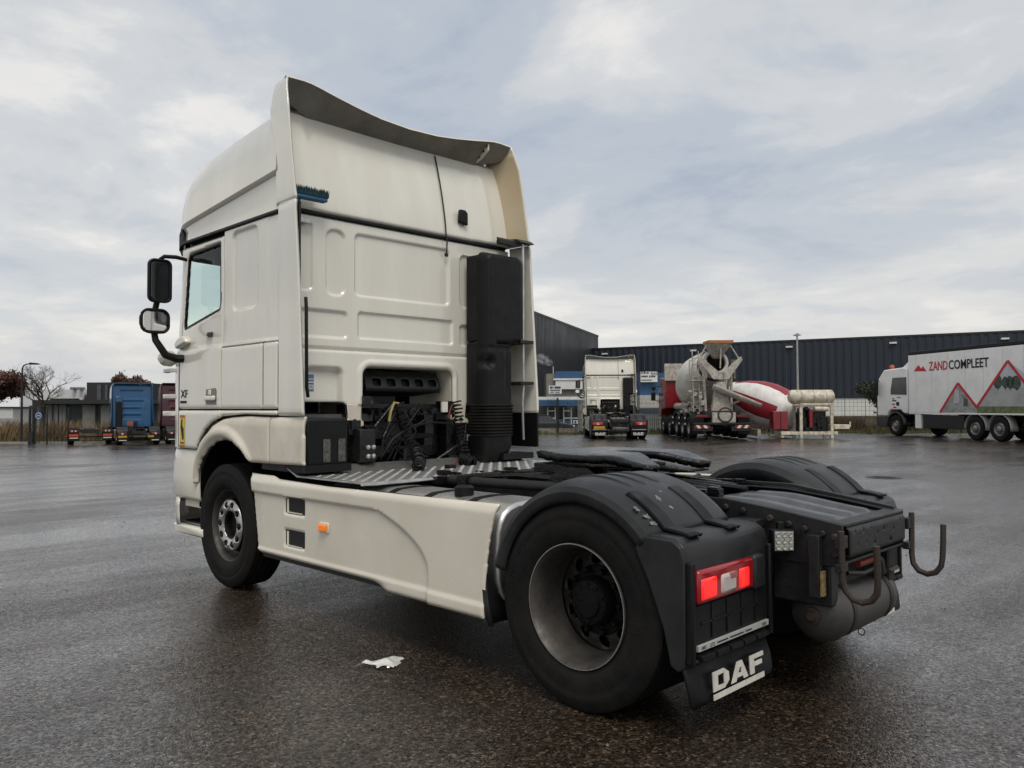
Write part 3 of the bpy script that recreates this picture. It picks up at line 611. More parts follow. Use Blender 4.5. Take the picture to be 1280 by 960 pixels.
# ================================================================= high-roof cab
UE=[(1.0,2.53),(1.5,2.53),(2.2,2.575),(3.0,2.632),(3.73,2.755),(3.965,2.835)]
uE=lambda b: np.interp(b,[p[0] for p in UE],[p[1] for p in UE])
def vside(b): return 1.235-.022*sst(b,1.975,2.005)
WIN=[(3.885,2.862),(3.878,2.34),(3.905,2.288),(4.595,2.170),(4.612,2.20),(4.535,2.79),(4.49,2.845)]
def corner_plan(b, du=0., dv=0.):
    """left-to-right plan outline of the cab nose at height b"""
    uc=4.655-.075*max(0,b-2.0); r=.36; V=float(vside(np.array(b)))+dv; P=[]
    for a in np.linspace(0,math.pi/2,9): P.append((uc+du+r*math.sin(a),V-r+r*math.cos(a)))
    f=P[-1][0]; v0=P[-1][1]; rake=-.12*max(0,b-2.0)
    P=[(u+ (rake*((u-uc-du)/r) if u>uc+du else 0),v) for u,v in P]
    for k in range(1,8): v=v0*(1-k/8*2); P.append((f+rake+.09*(1-(v/v0)**2),v)) 
    L=P[:9]; mid=P[9:]
    return L+mid+[(u,-v) for u,v in L[::-1]]
def daf_cab(T, extras=True):
    """all panels of the cab"""
    sideflip=lambda s: s>0
    for s in (1,-1):
        sp=lambda a,b,o: (a, s*(vside(b)+o), b)
        dr=panel('door',WHITE,T,3.828,4.652,1.465,2.905,.02,lambda a,b:-spoly(a,b,WIN),None,sp,flip=s>0,edge=.006)
        # window: rubber frame and pane
        fr=panel('window_frame',BLACK,dr,3.86,4.64,2.14,2.885,.012,lambda a,b:np.maximum(spoly(a,b,WIN)-.010,-(spoly(a,b,WIN)+.022)),None,lambda a,b,o:(a,s*(1.208+o),b),thick=.02,flip=s>0,edge=.004)
        gl=MB(); gl.add([(p,s*1.192,q) for p,q in WIN],[tuple(range(len(WIN)))]); gl.build('window_pane',GLASS,dr,smooth=0)
        # handle recess
        mb=MB(); mb.prism([(3.89,1.50),(4.08,1.50),(4.10,1.53),(4.09,1.63),(3.91,1.64),(3.89,1.62)],s*1.2335,s*1.237,'y'); mb.build('handle_recess',mat('recess_grey',(.20,.195,.18),.5),dr,bevel=.003)
        mb=MB(); mb.box(3.90,4.085,s*1.236,s*1.262,1.535,1.575); mb.build('door_handle',WHITE,dr,bevel=.01)
        mb=MB(); mb.box(3.985,4.03,s*1.236,s*1.248,1.582,1.625); mb.build('key_plate',WDULL,dr,bevel=.006)
        if s>0:
            text('power_badge','460',.062,mat('badge_grey',(.05,.05,.05),.35,metal=.5),dr,basis((4.115,1.2225,2.075),(-1,0,0),(-.03,0,1)),.004,1.25)
            text('model_badge','XF',.10,BLACK,dr,basis((4.60,1.2365,1.565),(-1,0,0),(0,0,1)),.003,1.25)
            print_bars('badge_print',[(0,.028,0,.022),(.034,.062,0,.022),(.068,.096,0,.022),(.102,.13,0,.022)],BLACK,dr,basis((4.61,1.2365,1.515),(-1,0,0),(0,0,1)),.003)
        # upper bunk panel with pressed field
        def ef(a,b): return -.020*sst(-rbox(a,b,3.235,3.675,2.255,2.915,.07),0,.020)+.0-.006*sst(3.09-a,0,.03)
        panel('side_panel',WHITE,T,2.90,3.818,1.978,2.945,.012,None,ef,sp,flip=s>0)
        panel('locker_door',WHITE,T,3.128,3.818,1.465,1.968,.02,None,None,sp,flip=s>0)
        panel('corner_panel',WHITE,T,2.90,3.108,1.465,1.968,.02,None,None,sp,flip=s>0)
        # dark body behind the seams
        mb=MB(); mb.box(2.93,3.85,s*1.13,s*1.165,1.42,2.93); mb.box(3.82,4.60,s*1.13,s*1.165,1.42,2.12); mb.box(3.82,4.55,s*1.13,s*1.165,2.89,2.95); mb.build('inner_shell',SEAM,T)
        # collar behind the cab side, carrying air past the rear wall
        cl=panel('side_collar',WHITE,T,0,1,1.415,2.992,.03,None,lambda a,b:.010*(1-a)+.0*a,lambda a,b,o:(uE(b)+a*(2.892-uE(b)),s*(vside(b)*0+1.226+o+.006*sst(b,2.3,3.0)),b),thick=.022,flip=s>0,edge=.004)
        if s<0:
            for zz_ in (2.055,1.675): mb=MB(); mb.box(2.56,2.86,-1.20,-1.03,zz_,zz_+.03); mb.build('collar_bracket',CHAS,cl,bevel=.004)
            mb=MB(); mb.tube([(2.60,-1.10,2.98),(2.60,-1.10,1.65),(2.60,-1.085,1.50),(2.62,-1.12,1.17)],.012,8); mb.build('collar_rod',ALU,cl)
            mb=MB(); mb.box(2.535,2.90,-1.236,-1.215,1.10,1.462); mb.build('collar_flap',BLACK,cl,bevel=.004)
            mb=MB(); mb.prism([(2.55,2.985),(2.60,3.02),(2.88,3.05),(2.88,3.02),(2.62,2.985)],-1.21,-1.02,'y'); mb.prism([(2.60,2.99),(2.64,3.015),(2.64,2.97),(2.60,2.95)],-1.05,-.80,'y'); mb.build('collar_hinge',CHAS,cl,bevel=.004)
        else:
            mb=MB(); mb.tube([(2.57,1.185,2.27),(2.555,1.19,2.20),(2.545,1.19,1.62),(2.56,1.17,1.55)],.013,8); mb.build('collar_stay',BLACK,cl)
            mb=MB(); mb.box(2.64,2.86,1.185,1.20,1.45,2.98); mb.build('collar_lining',SEAM,cl)
        # lower row: below the locker, door step
        lower=[(2.56,1.455),(4.66,1.455),(4.66,1.115),(4.275,1.115),(4.215,1.20),(4.11,1.29),(3.98,1.355),(3.78,1.405),(3.40,1.425),(2.9,1.418),(2.56,1.425)]
        st=panel('step_panel',WHITE,T,3.83,4.652,1.12,1.452,.02,lambda a,b:spoly(a,b,lower),lambda a,b:.004+0*a,sp,flip=s>0)
        panel('sill_panel',WHITE,T,2.90,3.82,1.38,1.452,.02,lambda a,b:spoly(a,b,lower),lambda a,b:.004+0*a,sp,flip=s>0)
        if s>0:
            mb=MB(); mb.box(4.50,4.60,1.2415,1.2435,1.13,1.41); mb.build('warning_sticker',mat('yellow_sticker',(.62,.5,.03),.4,var=.03),st)
            mb=MB(); mb.box(4.50,4.60,1.2438,1.2446,1.385,1.41); mb.box(4.50,4.60,1.2438,1.2446,1.13,1.145); mb.build('sticker_red_band',mat('red_print',(.5,.05,.03),.4),st)
            mb=MB(); mb.prism([(4.515,1.20),(4.545,1.19),(4.585,1.30),(4.57,1.37),(4.545,1.375),(4.55,1.32),(4.52,1.29)],1.2438,1.2448,'y'); mb.build('sticker_figure',BLACK,st)
            print_bars('sticker_print',[(.008,.04,0,.012),(.046,.088,0,.012)],BLACK,st,basis((4.597,1.2440,1.158),(-1,0,0),(0,0,1)),.0008)
        # wheel arch, proud of the cab
        archo=[(2.535,1.41),(2.93,1.40),(3.33,1.407),(3.60,1.397),(3.78,1.378),(3.97,1.318),(4.10,1.235),(4.20,1.12),(4.262,.98),(4.285,.82),(4.245,.82),(4.225,.93),(4.15,1.04),(4.03,1.135),(3.88,1.195),(3.72,1.212),(3.55,1.195),(3.42,1.15),(3.32,1.085),(3.275,1.05),(2.54,1.06)]
        def ao(a,b):
            d=circ(a,b,3.77,.72,.50); return .028+.03*sst(-np.abs(d-.055),-.055,-.02)-.012*sst(b,1.33,1.41)
        ar=panel('wheel_arch',WDULL,T,2.53,4.29,.81,1.412,.018,lambda a,b:np.maximum(np.maximum(spoly(a,b,archo),-rbox(a,b,3.003,3.009,1.0,1.41)),(-1 if s>0 else 3.02-a)),ao,lambda a,b,o:(a,s*(1.212+o-.016*sst(2.95-a,0,.4)),b),flip=s>0)
        mb=MB(); rows=[]
        for a in np.linspace(R_(-8),R_(172),20): rows.append([(3.77+.52*math.cos(a),s*y,.69+.53*math.sin(a)) for y in (1.20,.75)])
        mb.grid(rows); mb.prism([(3.2,1.0),(2.56,1.0),(2.56,1.055),(3.2,1.055)],s*.8,s*1.19,'y'); mb.build('arch_lining',BLACK,T,smooth=40)
        # nose bumper side with step well
        mb=MB()
        def bump(b,du=0,dv=0): return [(u,v*1.0) for u,v in corner_plan(min(b,1.9),du,dv)]
    # nose from bumper to roof
    mb=MB(); ws=np.linspace(1.12,2.94,19); rows=[[ (u,v,b) for u,v in corner_plan(b)] for b in ws]; n=len(rows[0])
    gl=MB(); F=[];G=[]
    for i in range(len(ws)-1):
        for j in range(n-1):
            (G if (2.03<(ws[i]+ws[i+1])/2<2.80 and 3<j<n-5) else F).append((i*n+j,i*n+j+1,(i+1)*n+j+1,(i+1)*n+j))
    flat=[p for r in rows for p in r]
    mb.add(flat,F); mb.build('cab_front',WHITE,T,smooth=50)
    gl.add(flat,G); gl.build('windscreen',GLASS,T,smooth=50)
    mb=MB(); mb.box(5.08,5.125,-.85,.85,1.15,1.55); mb.build('grille',BLACK,T,bevel=.02)
    # bumper shell and open step well at each corner
    def shell(name,ws,du,dv,mt,ext=None):
        m_=MB(); rr=[]
        for k,b in enumerate(ws):
            pl=corner_plan(1.5,du[k],dv[k]); pl=[(4.25 if ext is None else ext,pl[0][1])]+pl+[(4.25 if ext is None else ext,-pl[0][1])]; rr.append([(u,v,b) for u,v in pl])
        m_.grid(rr); return m_.build(name,mt,T,smooth=40,solid=.02)
    bp=shell('bumper',[.665,.70,.86,1.0,1.08,1.11],[.03,.05,.055,.045,.03,.0],[-.03,-.012,-.008,-.012,-.016,-.02],WHITE)
    cn=shell('bumper_corner',[.43,.50,.60,.67],[.04,.045,.04,.03],[-.03,-.025,-.025,-.03],WHITE,4.70)
    lp=shell('bumper_lip',[.35,.37,.42,.44],[.02,.05,.055,.03],[-.05,-.02,-.02,-.05],WHITE,4.20)
    for s in (1,-1):
        mb=MB(); mb.box(4.24,4.80,s*.82,s*1.14,.42,.445); mb.build('step_plate',ALU,lp,bevel=.003)
        for k in range(6):
            m2=MB(); m2.box(4.28+.085*k,4.33+.085*k,s*.88,s*1.12,.446,.458); m2.build('step_tread',BLACK,lp,bevel=.003)
        mb=MB(); mb.box(4.22,4.85,s*.70,s*.86,.40,.70); mb.build('step_well',BLACK,bp)
        mb=MB(); mb.box(4.235,4.27,s*1.12,s*1.19,.44,.67); mb.build('step_pillar',WDULL,bp,bevel=.004)
        mb=MB(); mb.box(4.24,4.62,s*1.10,s*1.18,.60,.66); mb.build('well_trim',WDULL,bp,bevel=.004)
        mb=MB(); mb.prism([(4.86,.70),(4.93,.72),(4.95,.86),(4.90,.92),(4.88,.84)],s*1.10,s*1.12,'y'); mb.build('corner_lamp',DGLASS,bp,bevel=.006)
        # corner air blades reaching past the nose
        for k,b in enumerate((1.40,1.56,1.80)):
            mb=MB(); mb.prism([(4.76,s*1.215),(4.95,s*1.205),(5.03,s*1.16),(5.04,s*1.20),(4.97,s*1.25),(4.80,s*1.24)],b,b+.045-.005*k,'z'); mb.build('air_blade',WHITE,T,bevel=.006)
        mb=MB(); mb.lathe([(0,-.09),(.05,-.08),(.075,-.03),(.07,.04),(.04,.085),(0,.095)],14,Matrix.Translation((4.90,s*1.235,1.93))@Matrix.Rotation(R_(25),4,'Z')); mb.build('kerb_mirror',WHITE,T)
        # mirrors on their black arm
        y0=1.33; y1=1.535; c=(y0+y1)/2
        arm=MB(); arm.tube([(4.56,s*1.20,2.80),(4.57,s*1.30,2.815),(4.58,s*1.40,2.81),(4.60,s*1.42,2.79),(4.66,s*c,2.70),(4.65,s*c,2.42),(4.645,s*1.46,2.30),(4.645,s*1.46,2.15),(4.62,s*1.455,2.07),(4.585,s*1.38,1.94),(4.58,s*1.28,1.91),(4.56,s*1.21,1.915)],[.016,.018,.018,.02,.02,.026,.026,.028,.03,.034,.036,.036],8)
        ao_=arm.build('mirror_arm',BLACK,T)
        def mh(name,ya,yb,za,zb,dx,ry,glassmat):
            f=lambda a,b: rbox(a,b,ya,yb,za,zb,ry)
            hx=panel(name,BLACK,ao_,ya,yb,za,zb,.02,f,lambda a,b:dx*(1-np.clip(1+f(a,b)/.09,0,1)**2.2),lambda a,b,o:(4.585+o,s*a,b),thick=0,flip=s<0,edge=0)
            f2=lambda a,b: rbox(a,b,ya+.0,yb-.0,za,zb,ry)
            rim=panel(name+'_rim',BLACK,ao_,ya,yb,za,zb,.015,lambda a,b:np.maximum(f2(a,b),-(f2(a,b)+.022)),None,lambda a,b,o:(4.575-o,s*a,b),thick=.03,flip=s>0,edge=.006)
            panel(name+'_glass',glassmat,ao_,ya+.015,yb-.015,za+.015,zb-.015,.02,lambda a,b:f2(a,b)+.016,None,lambda a,b,o:(4.588+.0*o,s*a,b),thick=.003,flip=s>0,edge=0)
        mh('main_mirror',y0,y1,2.40,2.785,.10,.055,DGLASS); mh('wide_mirror',1.345,1.60,2.125,2.345,.10,.075,MIRR)
        mb=MB(); mb.prism([(4.44,2.05),(4.66,2.00),(4.70,2.05),(4.62,2.10),(4.50,2.12)],s*1.20,s*1.27,'y'); mb.build('mirror_foot',WHITE,T,bevel=.02)
    # roof
    wl=lambda u: np.interp(u,[2.9,4.64,5.1],[3.275,3.125,3.05])
    top=lambda u: np.interp(u,[2.85,3.17,3.5,3.77,3.96,4.15,4.4,4.6,4.73,4.856,4.93,4.98,5.02],[3.825,3.81,3.785,3.762,3.74,3.712,3.66,3.592,3.52,3.425,3.34,3.22,3.05])
    us=np.concatenate([np.linspace(2.93,4.4,14),np.linspace(4.5,5.015,13)]); mb=MB(); rows=[]
    for u in us:
        q=max(0,u-4.50)/.53; hw=1.228-.36*(1-math.sqrt(max(0,1-min(1,q)**2)))-.25*max(0,q-.8)
        tp=float(top(u)); L=min(float(wl(u)),tp-.04); e=lambda k: L+.03+(tp-L-.03)*k
        h=[(hw-.032,2.962),(hw-.040,3.06),(hw-.028,L-.03),(hw-.004,L-.012),(hw+.002,L),(hw-.001,L+.03),(hw-.012,e(.35)),(hw-.035,e(.65)),(hw-.075,e(.85)),(hw-.15,e(.96)),(hw-.27,tp),(hw*.5,tp+.012),(0,tp+.02)]
        ux_=lambda b: u+max(0,3.07-u)*float(sst(np.array(b),3.40,3.72))
        rows.append([(ux_(b),a,b) for a,b in h]+[(ux_(b),-a,b) for a,b in h[-2::-1]])
    mb.grid(rows); rf=mb.build('roof',WHITE,T,smooth=30)
    for s in (1,-1): mb=MB(); mb.prism([(2.92,2.945),(4.60,2.945),(4.66,2.93),(4.70,2.90),(4.66,2.96),(4.60,2.968),(2.92,2.968)],s*1.17,s*1.226,'y'); mb.build('roof_seal',BLACK,T,bevel=.003)
    for s in (1,-1):
        mb=MB(); mb.prism([(4.60,2.87),(4.70,2.85),(4.76,2.92),(4.76,3.06),(4.70,3.12),(4.66,3.0)],s*1.14,s*1.20,'y'); mb.build('visor_end',BLACK,T,bevel=.01)
    # ears: side fairings closing the roof at the rear
    for s in (1,-1):
        vv=lambda b: np.interp(b,[2.99,3.4,3.73,3.88,3.965],[1.236,1.238,1.232,1.214,1.197])
        hi=lambda b: np.interp(b,[2.99,3.40,3.75,3.965],[2.945,2.955,3.06,3.04])
        er=panel('roof_fairing',WHITE,rf,0,1,2.996,3.962,.03,None,None,lambda a,b,o:(uE(b)+a*(hi(b)-uE(b)),s*(vv(b)+o-.018*a-.02*sst(b,3.7,3.76)*(1-a)*0),b),thick=.016,flip=s>0,edge=.003)
        vi=lambda b: np.interp(b,[2.99,3.4,3.73,3.88,3.965],[1.236,1.238,1.232,1.214,1.197])-.02
        panel('fairing_lining',TAN if s<0 else WDULL,rf,0,1,3.01,3.90,.04,None,None,lambda a,b,o:(uE(b)+.01+a*(2.945+.16*sst(b,3.0,3.8)-uE(b)),s*(vi(b)-.09*a**1.5),b),thick=.004,flip=s<0,edge=0)
    # spoiler across the top
    mb=MB(); rows=[]
    for v in np.linspace(1.197,-1.197,33):
        k=abs(v); te=np.interp(k,[0,.3,.51,.75,.954,1.05,1.197],[3.865,3.874,3.898,3.935,3.972,3.975,3.965]); tu=np.interp(k,[0,.954,1.197],[2.88,2.848,2.835])
        ru=np.interp(k,[0,.85,1.0,1.197],[3.09,3.09,3.03,2.95]); rw=np.interp(k,[0,.85,1.,1.197],[3.765,3.775,3.80,3.84])
        rows.append([(ru,v*.985,rw),((ru+tu)/2+.01,v*.99,(rw+te)/2-.012),(tu,v,te-.006),(tu+.004,v,te+.006),((ru+tu)/2+.05,v*.985,te-.0+.01*(1-k)),(3.24,v*.88,np.interp(k,[0,.9,1.197],[3.825,3.79,3.75]))])
    mb.grid([r[2:] for r in rows]); mb.build('roof_spoiler',WHITE,rf,smooth=35)
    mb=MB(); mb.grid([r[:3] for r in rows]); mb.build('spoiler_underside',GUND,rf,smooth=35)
    mb=MB(); mb.tube([(2.853,.954,3.972),(2.95,.92,3.885),(3.07,.88,3.80)],.006,6); mb.build('spoiler_joint',SEAM,rf)
    mb=MB(); mb.prism([(2.87,3.945),(2.87,3.885),(2.97,3.825),(3.08,3.79),(3.09,3.80),(2.97,3.86)],-.93,-.915,'y'); mb.build('spoiler_bracket',WDULL,rf)
    for k,(a,b) in enumerate(((2.885,3.925),(2.93,3.885),(2.99,3.845))):
        mb=MB(); mb.lathe([(.011,0),(.011,.006),(0,.006)],8,Matrix.Translation((a,-.914,b))); mb.build('bracket_bolt',SEAM,rf)
    # upper rear wall (roof part), leaning forwards
    def uo(a,b): return .02*sst(np.abs(a),.86,.97)+.012*sst(-rbox(a,b,-1.0,-.72,2.9,3.72,.12),0,.05)
    uw=panel('upper_rear_panel',WHITE,T,-1.19,1.19,2.998,3.80,.03,None,uo,lambda a,b,o:(2.885+.19*np.clip((b-2.98)/.82,0,1)**1.4-o,a,b),thick=.015,flip=True)
    mb=MB(); mb.prism([(2.872,2.973),(2.90,2.967),(2.90,2.996),(2.874,2.990)],-1.15,1.15,'y'); mb.build('wall_seal',BLACK,uw,bevel=.003)
    mb=MB(); mb.tube([(2.885+.19*max(0,(b-2.98)/.82)**1.4-.012,-.40-.02*(b-2.9),b) for b in (3.76,3.65,3.5,3.35,3.2,3.08,3.0)]+[(2.858,-.40,2.96),(2.872,-.405,2.84)],.0065,6); mb.build('aerial_cable',SEAM,uw)
    mb=MB(); mb.prism([(-.555,3.15),(-.655,3.13),(-.655,3.24),(-.625,3.265),(-.565,3.265)],2.862,2.90,'x'); mb.build('air_vent',BLACK,uw,bevel=.008)
    # main rear wall
    fields=[(.93,1.13,2.37,2.915,.05),(.635,.822,2.352,2.885,.075),(-.455,.555,2.372,2.885,.05),(.615,1.13,2.015,2.24,.04),(-.50,.523,2.022,2.255,.04),(-.76,-.575,2.37,2.86,.06),(-.76,-.57,2.02,2.22,.04),(-1.13,-.80,2.02,2.85,.05)]
    niche=lambda a,b: rbox(a,b,.655,1.02,1.44,1.80,.07)
    def ro(a,b):
        o=0*a
        for (a0,a1,b0,b1,r) in fields: o=o-.020*sst(-rbox(a,b,a0,a1,b0,b1,r),0,.018)
        o=o+.012*sst(1.925-b,0,.014)-.018*np.exp(-((b-1.932)/.009)**2)
        o=o-.055*sst(-niche(a,b),0,.05)-.055*sst(-niche(-a,b),0,.05)
        op=rbox(a,b,-.475,.475,1.2,1.80,.07); o=o+.014*sst(-np.abs(op-.035),-.03,-.012)
        return o
    opn=lambda a,b: rbox(a,b,-.475,.475,1.2,1.80,.07)
    bot=lambda a,b: (1.485+.03*sst(np.abs(a),.62,.68)-.012*sst(np.abs(a),.95,1.1))-b
    rw=panel('rear_wall',WHITE,T,-1.20,1.20,1.46,2.962,.0105,lambda a,b:np.maximum(-opn(a,b),bot(a,b)),ro,lambda a,b,o:(2.89-o,a,b),thick=.015,flip=True,edge=.006)
    mb=MB(); mb.lathe([(0,0),(.018,0),(.02,.012),(0,.02)],10,Matrix.Translation((2.884,-.405,2.83))@Matrix.Rotation(math.pi/2,4,'Z')); mb.build('grommet',SEAM,rw)
    mb=MB(); mb.box(2.93,2.945,.90,.965,1.60,1.73); mb.build('service_sticker',mat('blue_sticker',(.03,.10,.28),.4,var=.1,scale=60,col2=(.25,.3,.36)),rw)
    mb=MB(); mb.box(2.925,2.931,.905,.96,1.61,1.655); mb.build('sticker_field',mat('pale_print',(.5,.52,.54),.4,var=.5,scale=90,col2=(.05,.07,.1)),rw)
    mb=MB(); mb.box(2.925,2.931,.905,.96,1.665,1.674); mb.box(2.925,2.931,.905,.96,1.69,1.696); mb.build('sticker_lines',LETTER,rw)
    mb=MB(); mb.box(2.85,2.885,.98,1.12,2.885,2.925); mb.build('hinge',ALU,rw,bevel=.004)
    for s in (1,-1):   # cab suspension feet
        mb=MB(); mb.prism([(s*.49,1.50),(s*.635,1.50),(s*.62,1.38),(s*.66,1.36),(s*.665,1.325),(s*.60,1.31),(s*.59,1.285),(s*.525,1.285),(s*.515,1.31),(s*.47,1.325),(s*.475,1.36),(s*.505,1.38)],2.872,2.90,'x'); mb.build('cab_foot',WDULL,rw,bevel=.006)
        mb=MB(); mb.lathe([(.016,0),(.016,.012),(0,.014)],8,Matrix.Translation((2.872,s*.565,1.365))@Matrix.Rotation(math.pi/2,4,'Z')); mb.build('foot_bolt',SEAM,rw)
    # tunnel through the opening: side cheeks, engine cover and machinery
    mb=MB(); mb.box(2.905,3.5,.475,.49,1.30,1.80); mb.box(2.905,3.5,-.49,-.475,1.30,1.80); mb.box(2.905,3.5,-.48,.48,1.80,1.815); mb.build('tunnel',WDULL,T)
    mb=MB(); mb.prism([(3.02,1.60),(2.99,1.66),(3.01,1.71),(3.08,1.775),(3.35,1.78),(3.35,1.57)],-.39,.39,'y'); eo=mb.build('engine_cover',BLACK,T,bevel=.006)
    hol=lambda a,b: np.minimum.reduce([rbox(a,b,-.36+.15*k,-.28+.15*k,1.655,1.715,.012) for k in range(5)])
    panel('cover_tray',CHAS,eo,-.40,.40,1.60,1.78,.012,lambda a,b:-hol(a,b),lambda a,b:.02*sst(b,1.60,1.64)-.03*sst(b,1.72,1.78),lambda a,b,o:(2.96+.05*sst(b,1.60,1.78)-o,a,b),thick=.012,flip=True,edge=.004)
    rr=random.Random(5); mb=MB()
    mb.box(2.95,3.4,-.36,.36,1.05,1.50); mb.box(2.85,3.2,-.62,-.38,1.0,1.32); mb.box(2.85,3.2,.40,.62,1.02,1.30)
    for k in range(26):
        y=rr.uniform(-.62,.62); z=rr.uniform(1.0,1.48); a=rr.uniform(.03,.10); mb.box(2.78+rr.uniform(0,.1),3.0,y,y+a,z,z+rr.uniform(.03,.12))
    for k in range(9):
        y=rr.uniform(-.5,.5); z=rr.uniform(1.05,1.5); mb.tube([(2.9,y,z),(2.8,y+rr.uniform(-.15,.15),z+rr.uniform(-.1,.1)),(2.76,y+rr.uniform(-.3,.3),z-.12),(2.85,y+rr.uniform(-.4,.4),1.0)],.011,6)
    for k in range(6): mb.lathe([(.05,0),(.05,.05),(.02,.06),(0,.06)],12,Matrix.Translation((2.95,-.3+.12*k,1.42-.03*(k%2)))@Matrix.Rotation(math.pi/2,4,'Z'))
    mb.build('gearbox_and_pipes',GREASE,T,smooth=40)
    for (y,z) in ((.62,1.16),(.57,1.16),(.62,1.09),(.57,1.09)):
        mb=MB(); mb.lathe([(.018,0),(.018,.02),(0,.025)],10,Matrix.Translation((2.70,y-.06,z))@Matrix.Rotation(math.pi/2,4,'Z')); mb.build('coupling_head',ALU,T)
    mb=MB(); mb.box(2.74,2.9,.45,.60,1.04,1.3); mb.build('valve_block',CHAS,T,bevel=.01)
    # battery / filter box under the left rear corner
    mb=MB(); mb.box(2.60,2.95,.80,1.16,1.04,1.395); mb.build('battery_box',BLACK,T,bevel=.02)
    mb=MB()
    for k in range(2): mb.box(2.594,2.60,.83+.13*k,.89+.13*k,1.07,1.24)
    mb.build('dust_marks',mat('dusty_plastic',(.10,.095,.085),.8,var=.5,scale=40,col2=(.02,.02,.02)),T)
    # air intake on the right
    fI=lambda a,b: np.minimum(rbox(a,b,-1.10,-.605,2.03,2.87,.09),rbox(a,b,-.955,-.605,1.40,2.2,.02))
    ai=panel('air_intake',BLACK,T,-1.11,-.595,1.50,2.88,.02,fI,lambda a,b:.13-.13*np.clip(1+fI(a,b)/.05,0,1)**2.2-.02*np.exp(-((b-2.04)/.010)**2)*(a>-.93)*(a<-.72)-.02*np.exp(-((a+.86)/.010)**2)*(b<2.0)*(b>1.6)-.05*sst(-circ(a,b,-.66,1.87,.06),0,.03)-.01*np.exp(-((b-2.0)/.012)**2),lambda a,b,o:(2.70-o,a,b),thick=0,flip=True,edge=0)
    mb=MB(); mb.box(2.69,2.86,-1.08,-.62,2.06,2.84); mb.box(2.69,2.86,-.94,-.62,1.48,2.06); mb.build('intake_back',BLACK,ai,bevel=.02)
    mb=MB(); pr=[]
    for k in range(22): b=1.50-.0135*k; q=.0 if k%2 else .012; pr.append((b,q))
    rows=[]
    for b,q in pr: rows.append([(2.70+(.155-q)*math.copysign(abs(math.cos(a))**.5,math.cos(a)),-.785+(.178-q)*math.copysign(abs(math.sin(a))**.5,math.sin(a)),b) for a in np.linspace(0,2*math.pi,33)])
    mb.grid(rows); mb.build('intake_bellows',RUBBER,ai,smooth=25)
    mb=MB(); rows=[]
    for b,sc,dy in ((1.21,1.03,0),(1.12,1.03,0),(1.04,.9,.02),(.98,.6,.06)): rows.append([(2.72+.155*sc*math.copysign(abs(math.cos(a))**.6,math.cos(a)),-.785+dy+.178*sc*math.copysign(abs(math.sin(a))**.6,math.sin(a)),b) for a in np.linspace(0,2*math.pi,33)])
    mb.grid(rows); mb.build('filter_bowl',BLACK,ai,smooth=40)
    # interior
    mb=MB(); mb.box(2.93,4.9,-1.14,1.14,1.36,1.42); mb.build('cab_floor',INTER,T)
    mb=MB(); mb.box(4.55,4.95,-1.05,1.05,1.9,2.10); mb.build('dashboard',BLACK,T,bevel=.04)
    mb=MB(); mb.tube([(4.42+.05*math.cos(a),.62+.22*math.sin(a),2.18+.20*math.cos(a)) for a in np.linspace(0,2*math.pi,24,endpoint=False)],.017,8,closed=True); mb.tube([(4.60,.62,2.05),(4.42,.62,2.18)],.03,8); mb.tube([(4.42,.42,2.18),(4.42,.82,2.18)],.014,6); mb.build('steering_wheel',BLACK,T)
    mb=MB(); mb.box(3.35,3.85,.35,.90,1.55,1.80); mb.prism([(3.30,1.75),(3.48,1.80),(3.36,2.40),(3.22,2.38)],.36,.88,'y'); mb.build('driver_seat',INTER,T,bevel=.04)
    mb=MB(); mb.prism([(4.62,2.90),(4.66,2.86),(4.20,2.72),(4.18,2.90)],-1.12,1.12,'y'); mb.build('sun_blind',BLACK,T)
    # tread plate behind the cab
    tr=mat('tread_plate',(.50,.50,.49),.4,metal=.8,var=.25,scale=6,col2=(.24,.235,.225))
    ntp=tr.node_tree; bb=ntp.nodes['Principled BSDF']; tcx=N(ntp,'ShaderNodeTexCoord'); 
    mb=MB()
    mb.prism([(1.86,.978),(2.66,.978),(2.80,1.03),(2.805,1.024),(2.665,.968),(1.86,.968),(1.845,.955),(1.84,.962)],-1.20,1.20,'y'); cw=mb.build('catwalk',tr,T,bevel=.002)
    bars=MB(); 
    for i in range(14):
        for j in range(44):
            x=1.89+i*.055; y=-1.17+j*.0535; a=.02
            d=(1,-1)[(i+j)%2]; 
            P=[(x-a*.75,y-d*a*.75),(x+a*.75,y+d*a*.75)]
            nx,ny=-(P[1][1]-P[0][1])*.13,(P[1][0]-P[0][0])*.13; cx,cy=(P[0][0]+P[1][0])/2,(P[0][1]+P[1][1])/2
            q=[P[0],(cx+nx,cy+ny),P[1],(cx-nx,cy-ny)]
            bars.add([(p[0],p[1],.9782) for p in q]+[(cx,cy,.9835)],[(0,1,4),(1,2,4),(2,3,4),(3,0,4)])
    tag(bars.build('tread_pattern',tr,cw,smooth=0),kind='stuff')
    mb=MB(); mb.box(1.72,1.83,-.45,.45,.955,.985); mb.build('cable_tray',CHAS,T,bevel=.004)
    # coiled supply hoses hanging down onto the plate
    def coil(name,path,r,turns,wire,mt,m=None):
        path=[Vector(p) for p in path]; L=[0]
        for a,b in zip(path,path[1:]): L.append(L[-1]+(b-a).length)
        pts=[]; n=turns*10
        for k in range(n+1):
            t=k/n*L[-1]; i=max(j for j in range(len(L)) if L[j]<=t+1e-9); i=min(i,len(path)-2); f=(t-L[i])/(L[i+1]-L[i]); p=path[i].lerp(path[i+1],f)
            d=(path[i+1]-path[i]).normalized(); a=d.orthogonal().normalized(); b=d.cross(a); an=2*math.pi*turns*k/n
            rr_=r*(1+.12*math.sin(k*.37)); pts.append(p+(a*math.cos(an)+b*math.sin(an))*rr_)
        mb=MB(); mb.tube(pts,wire,5); return mb.build(name,mt,T,smooth=60)
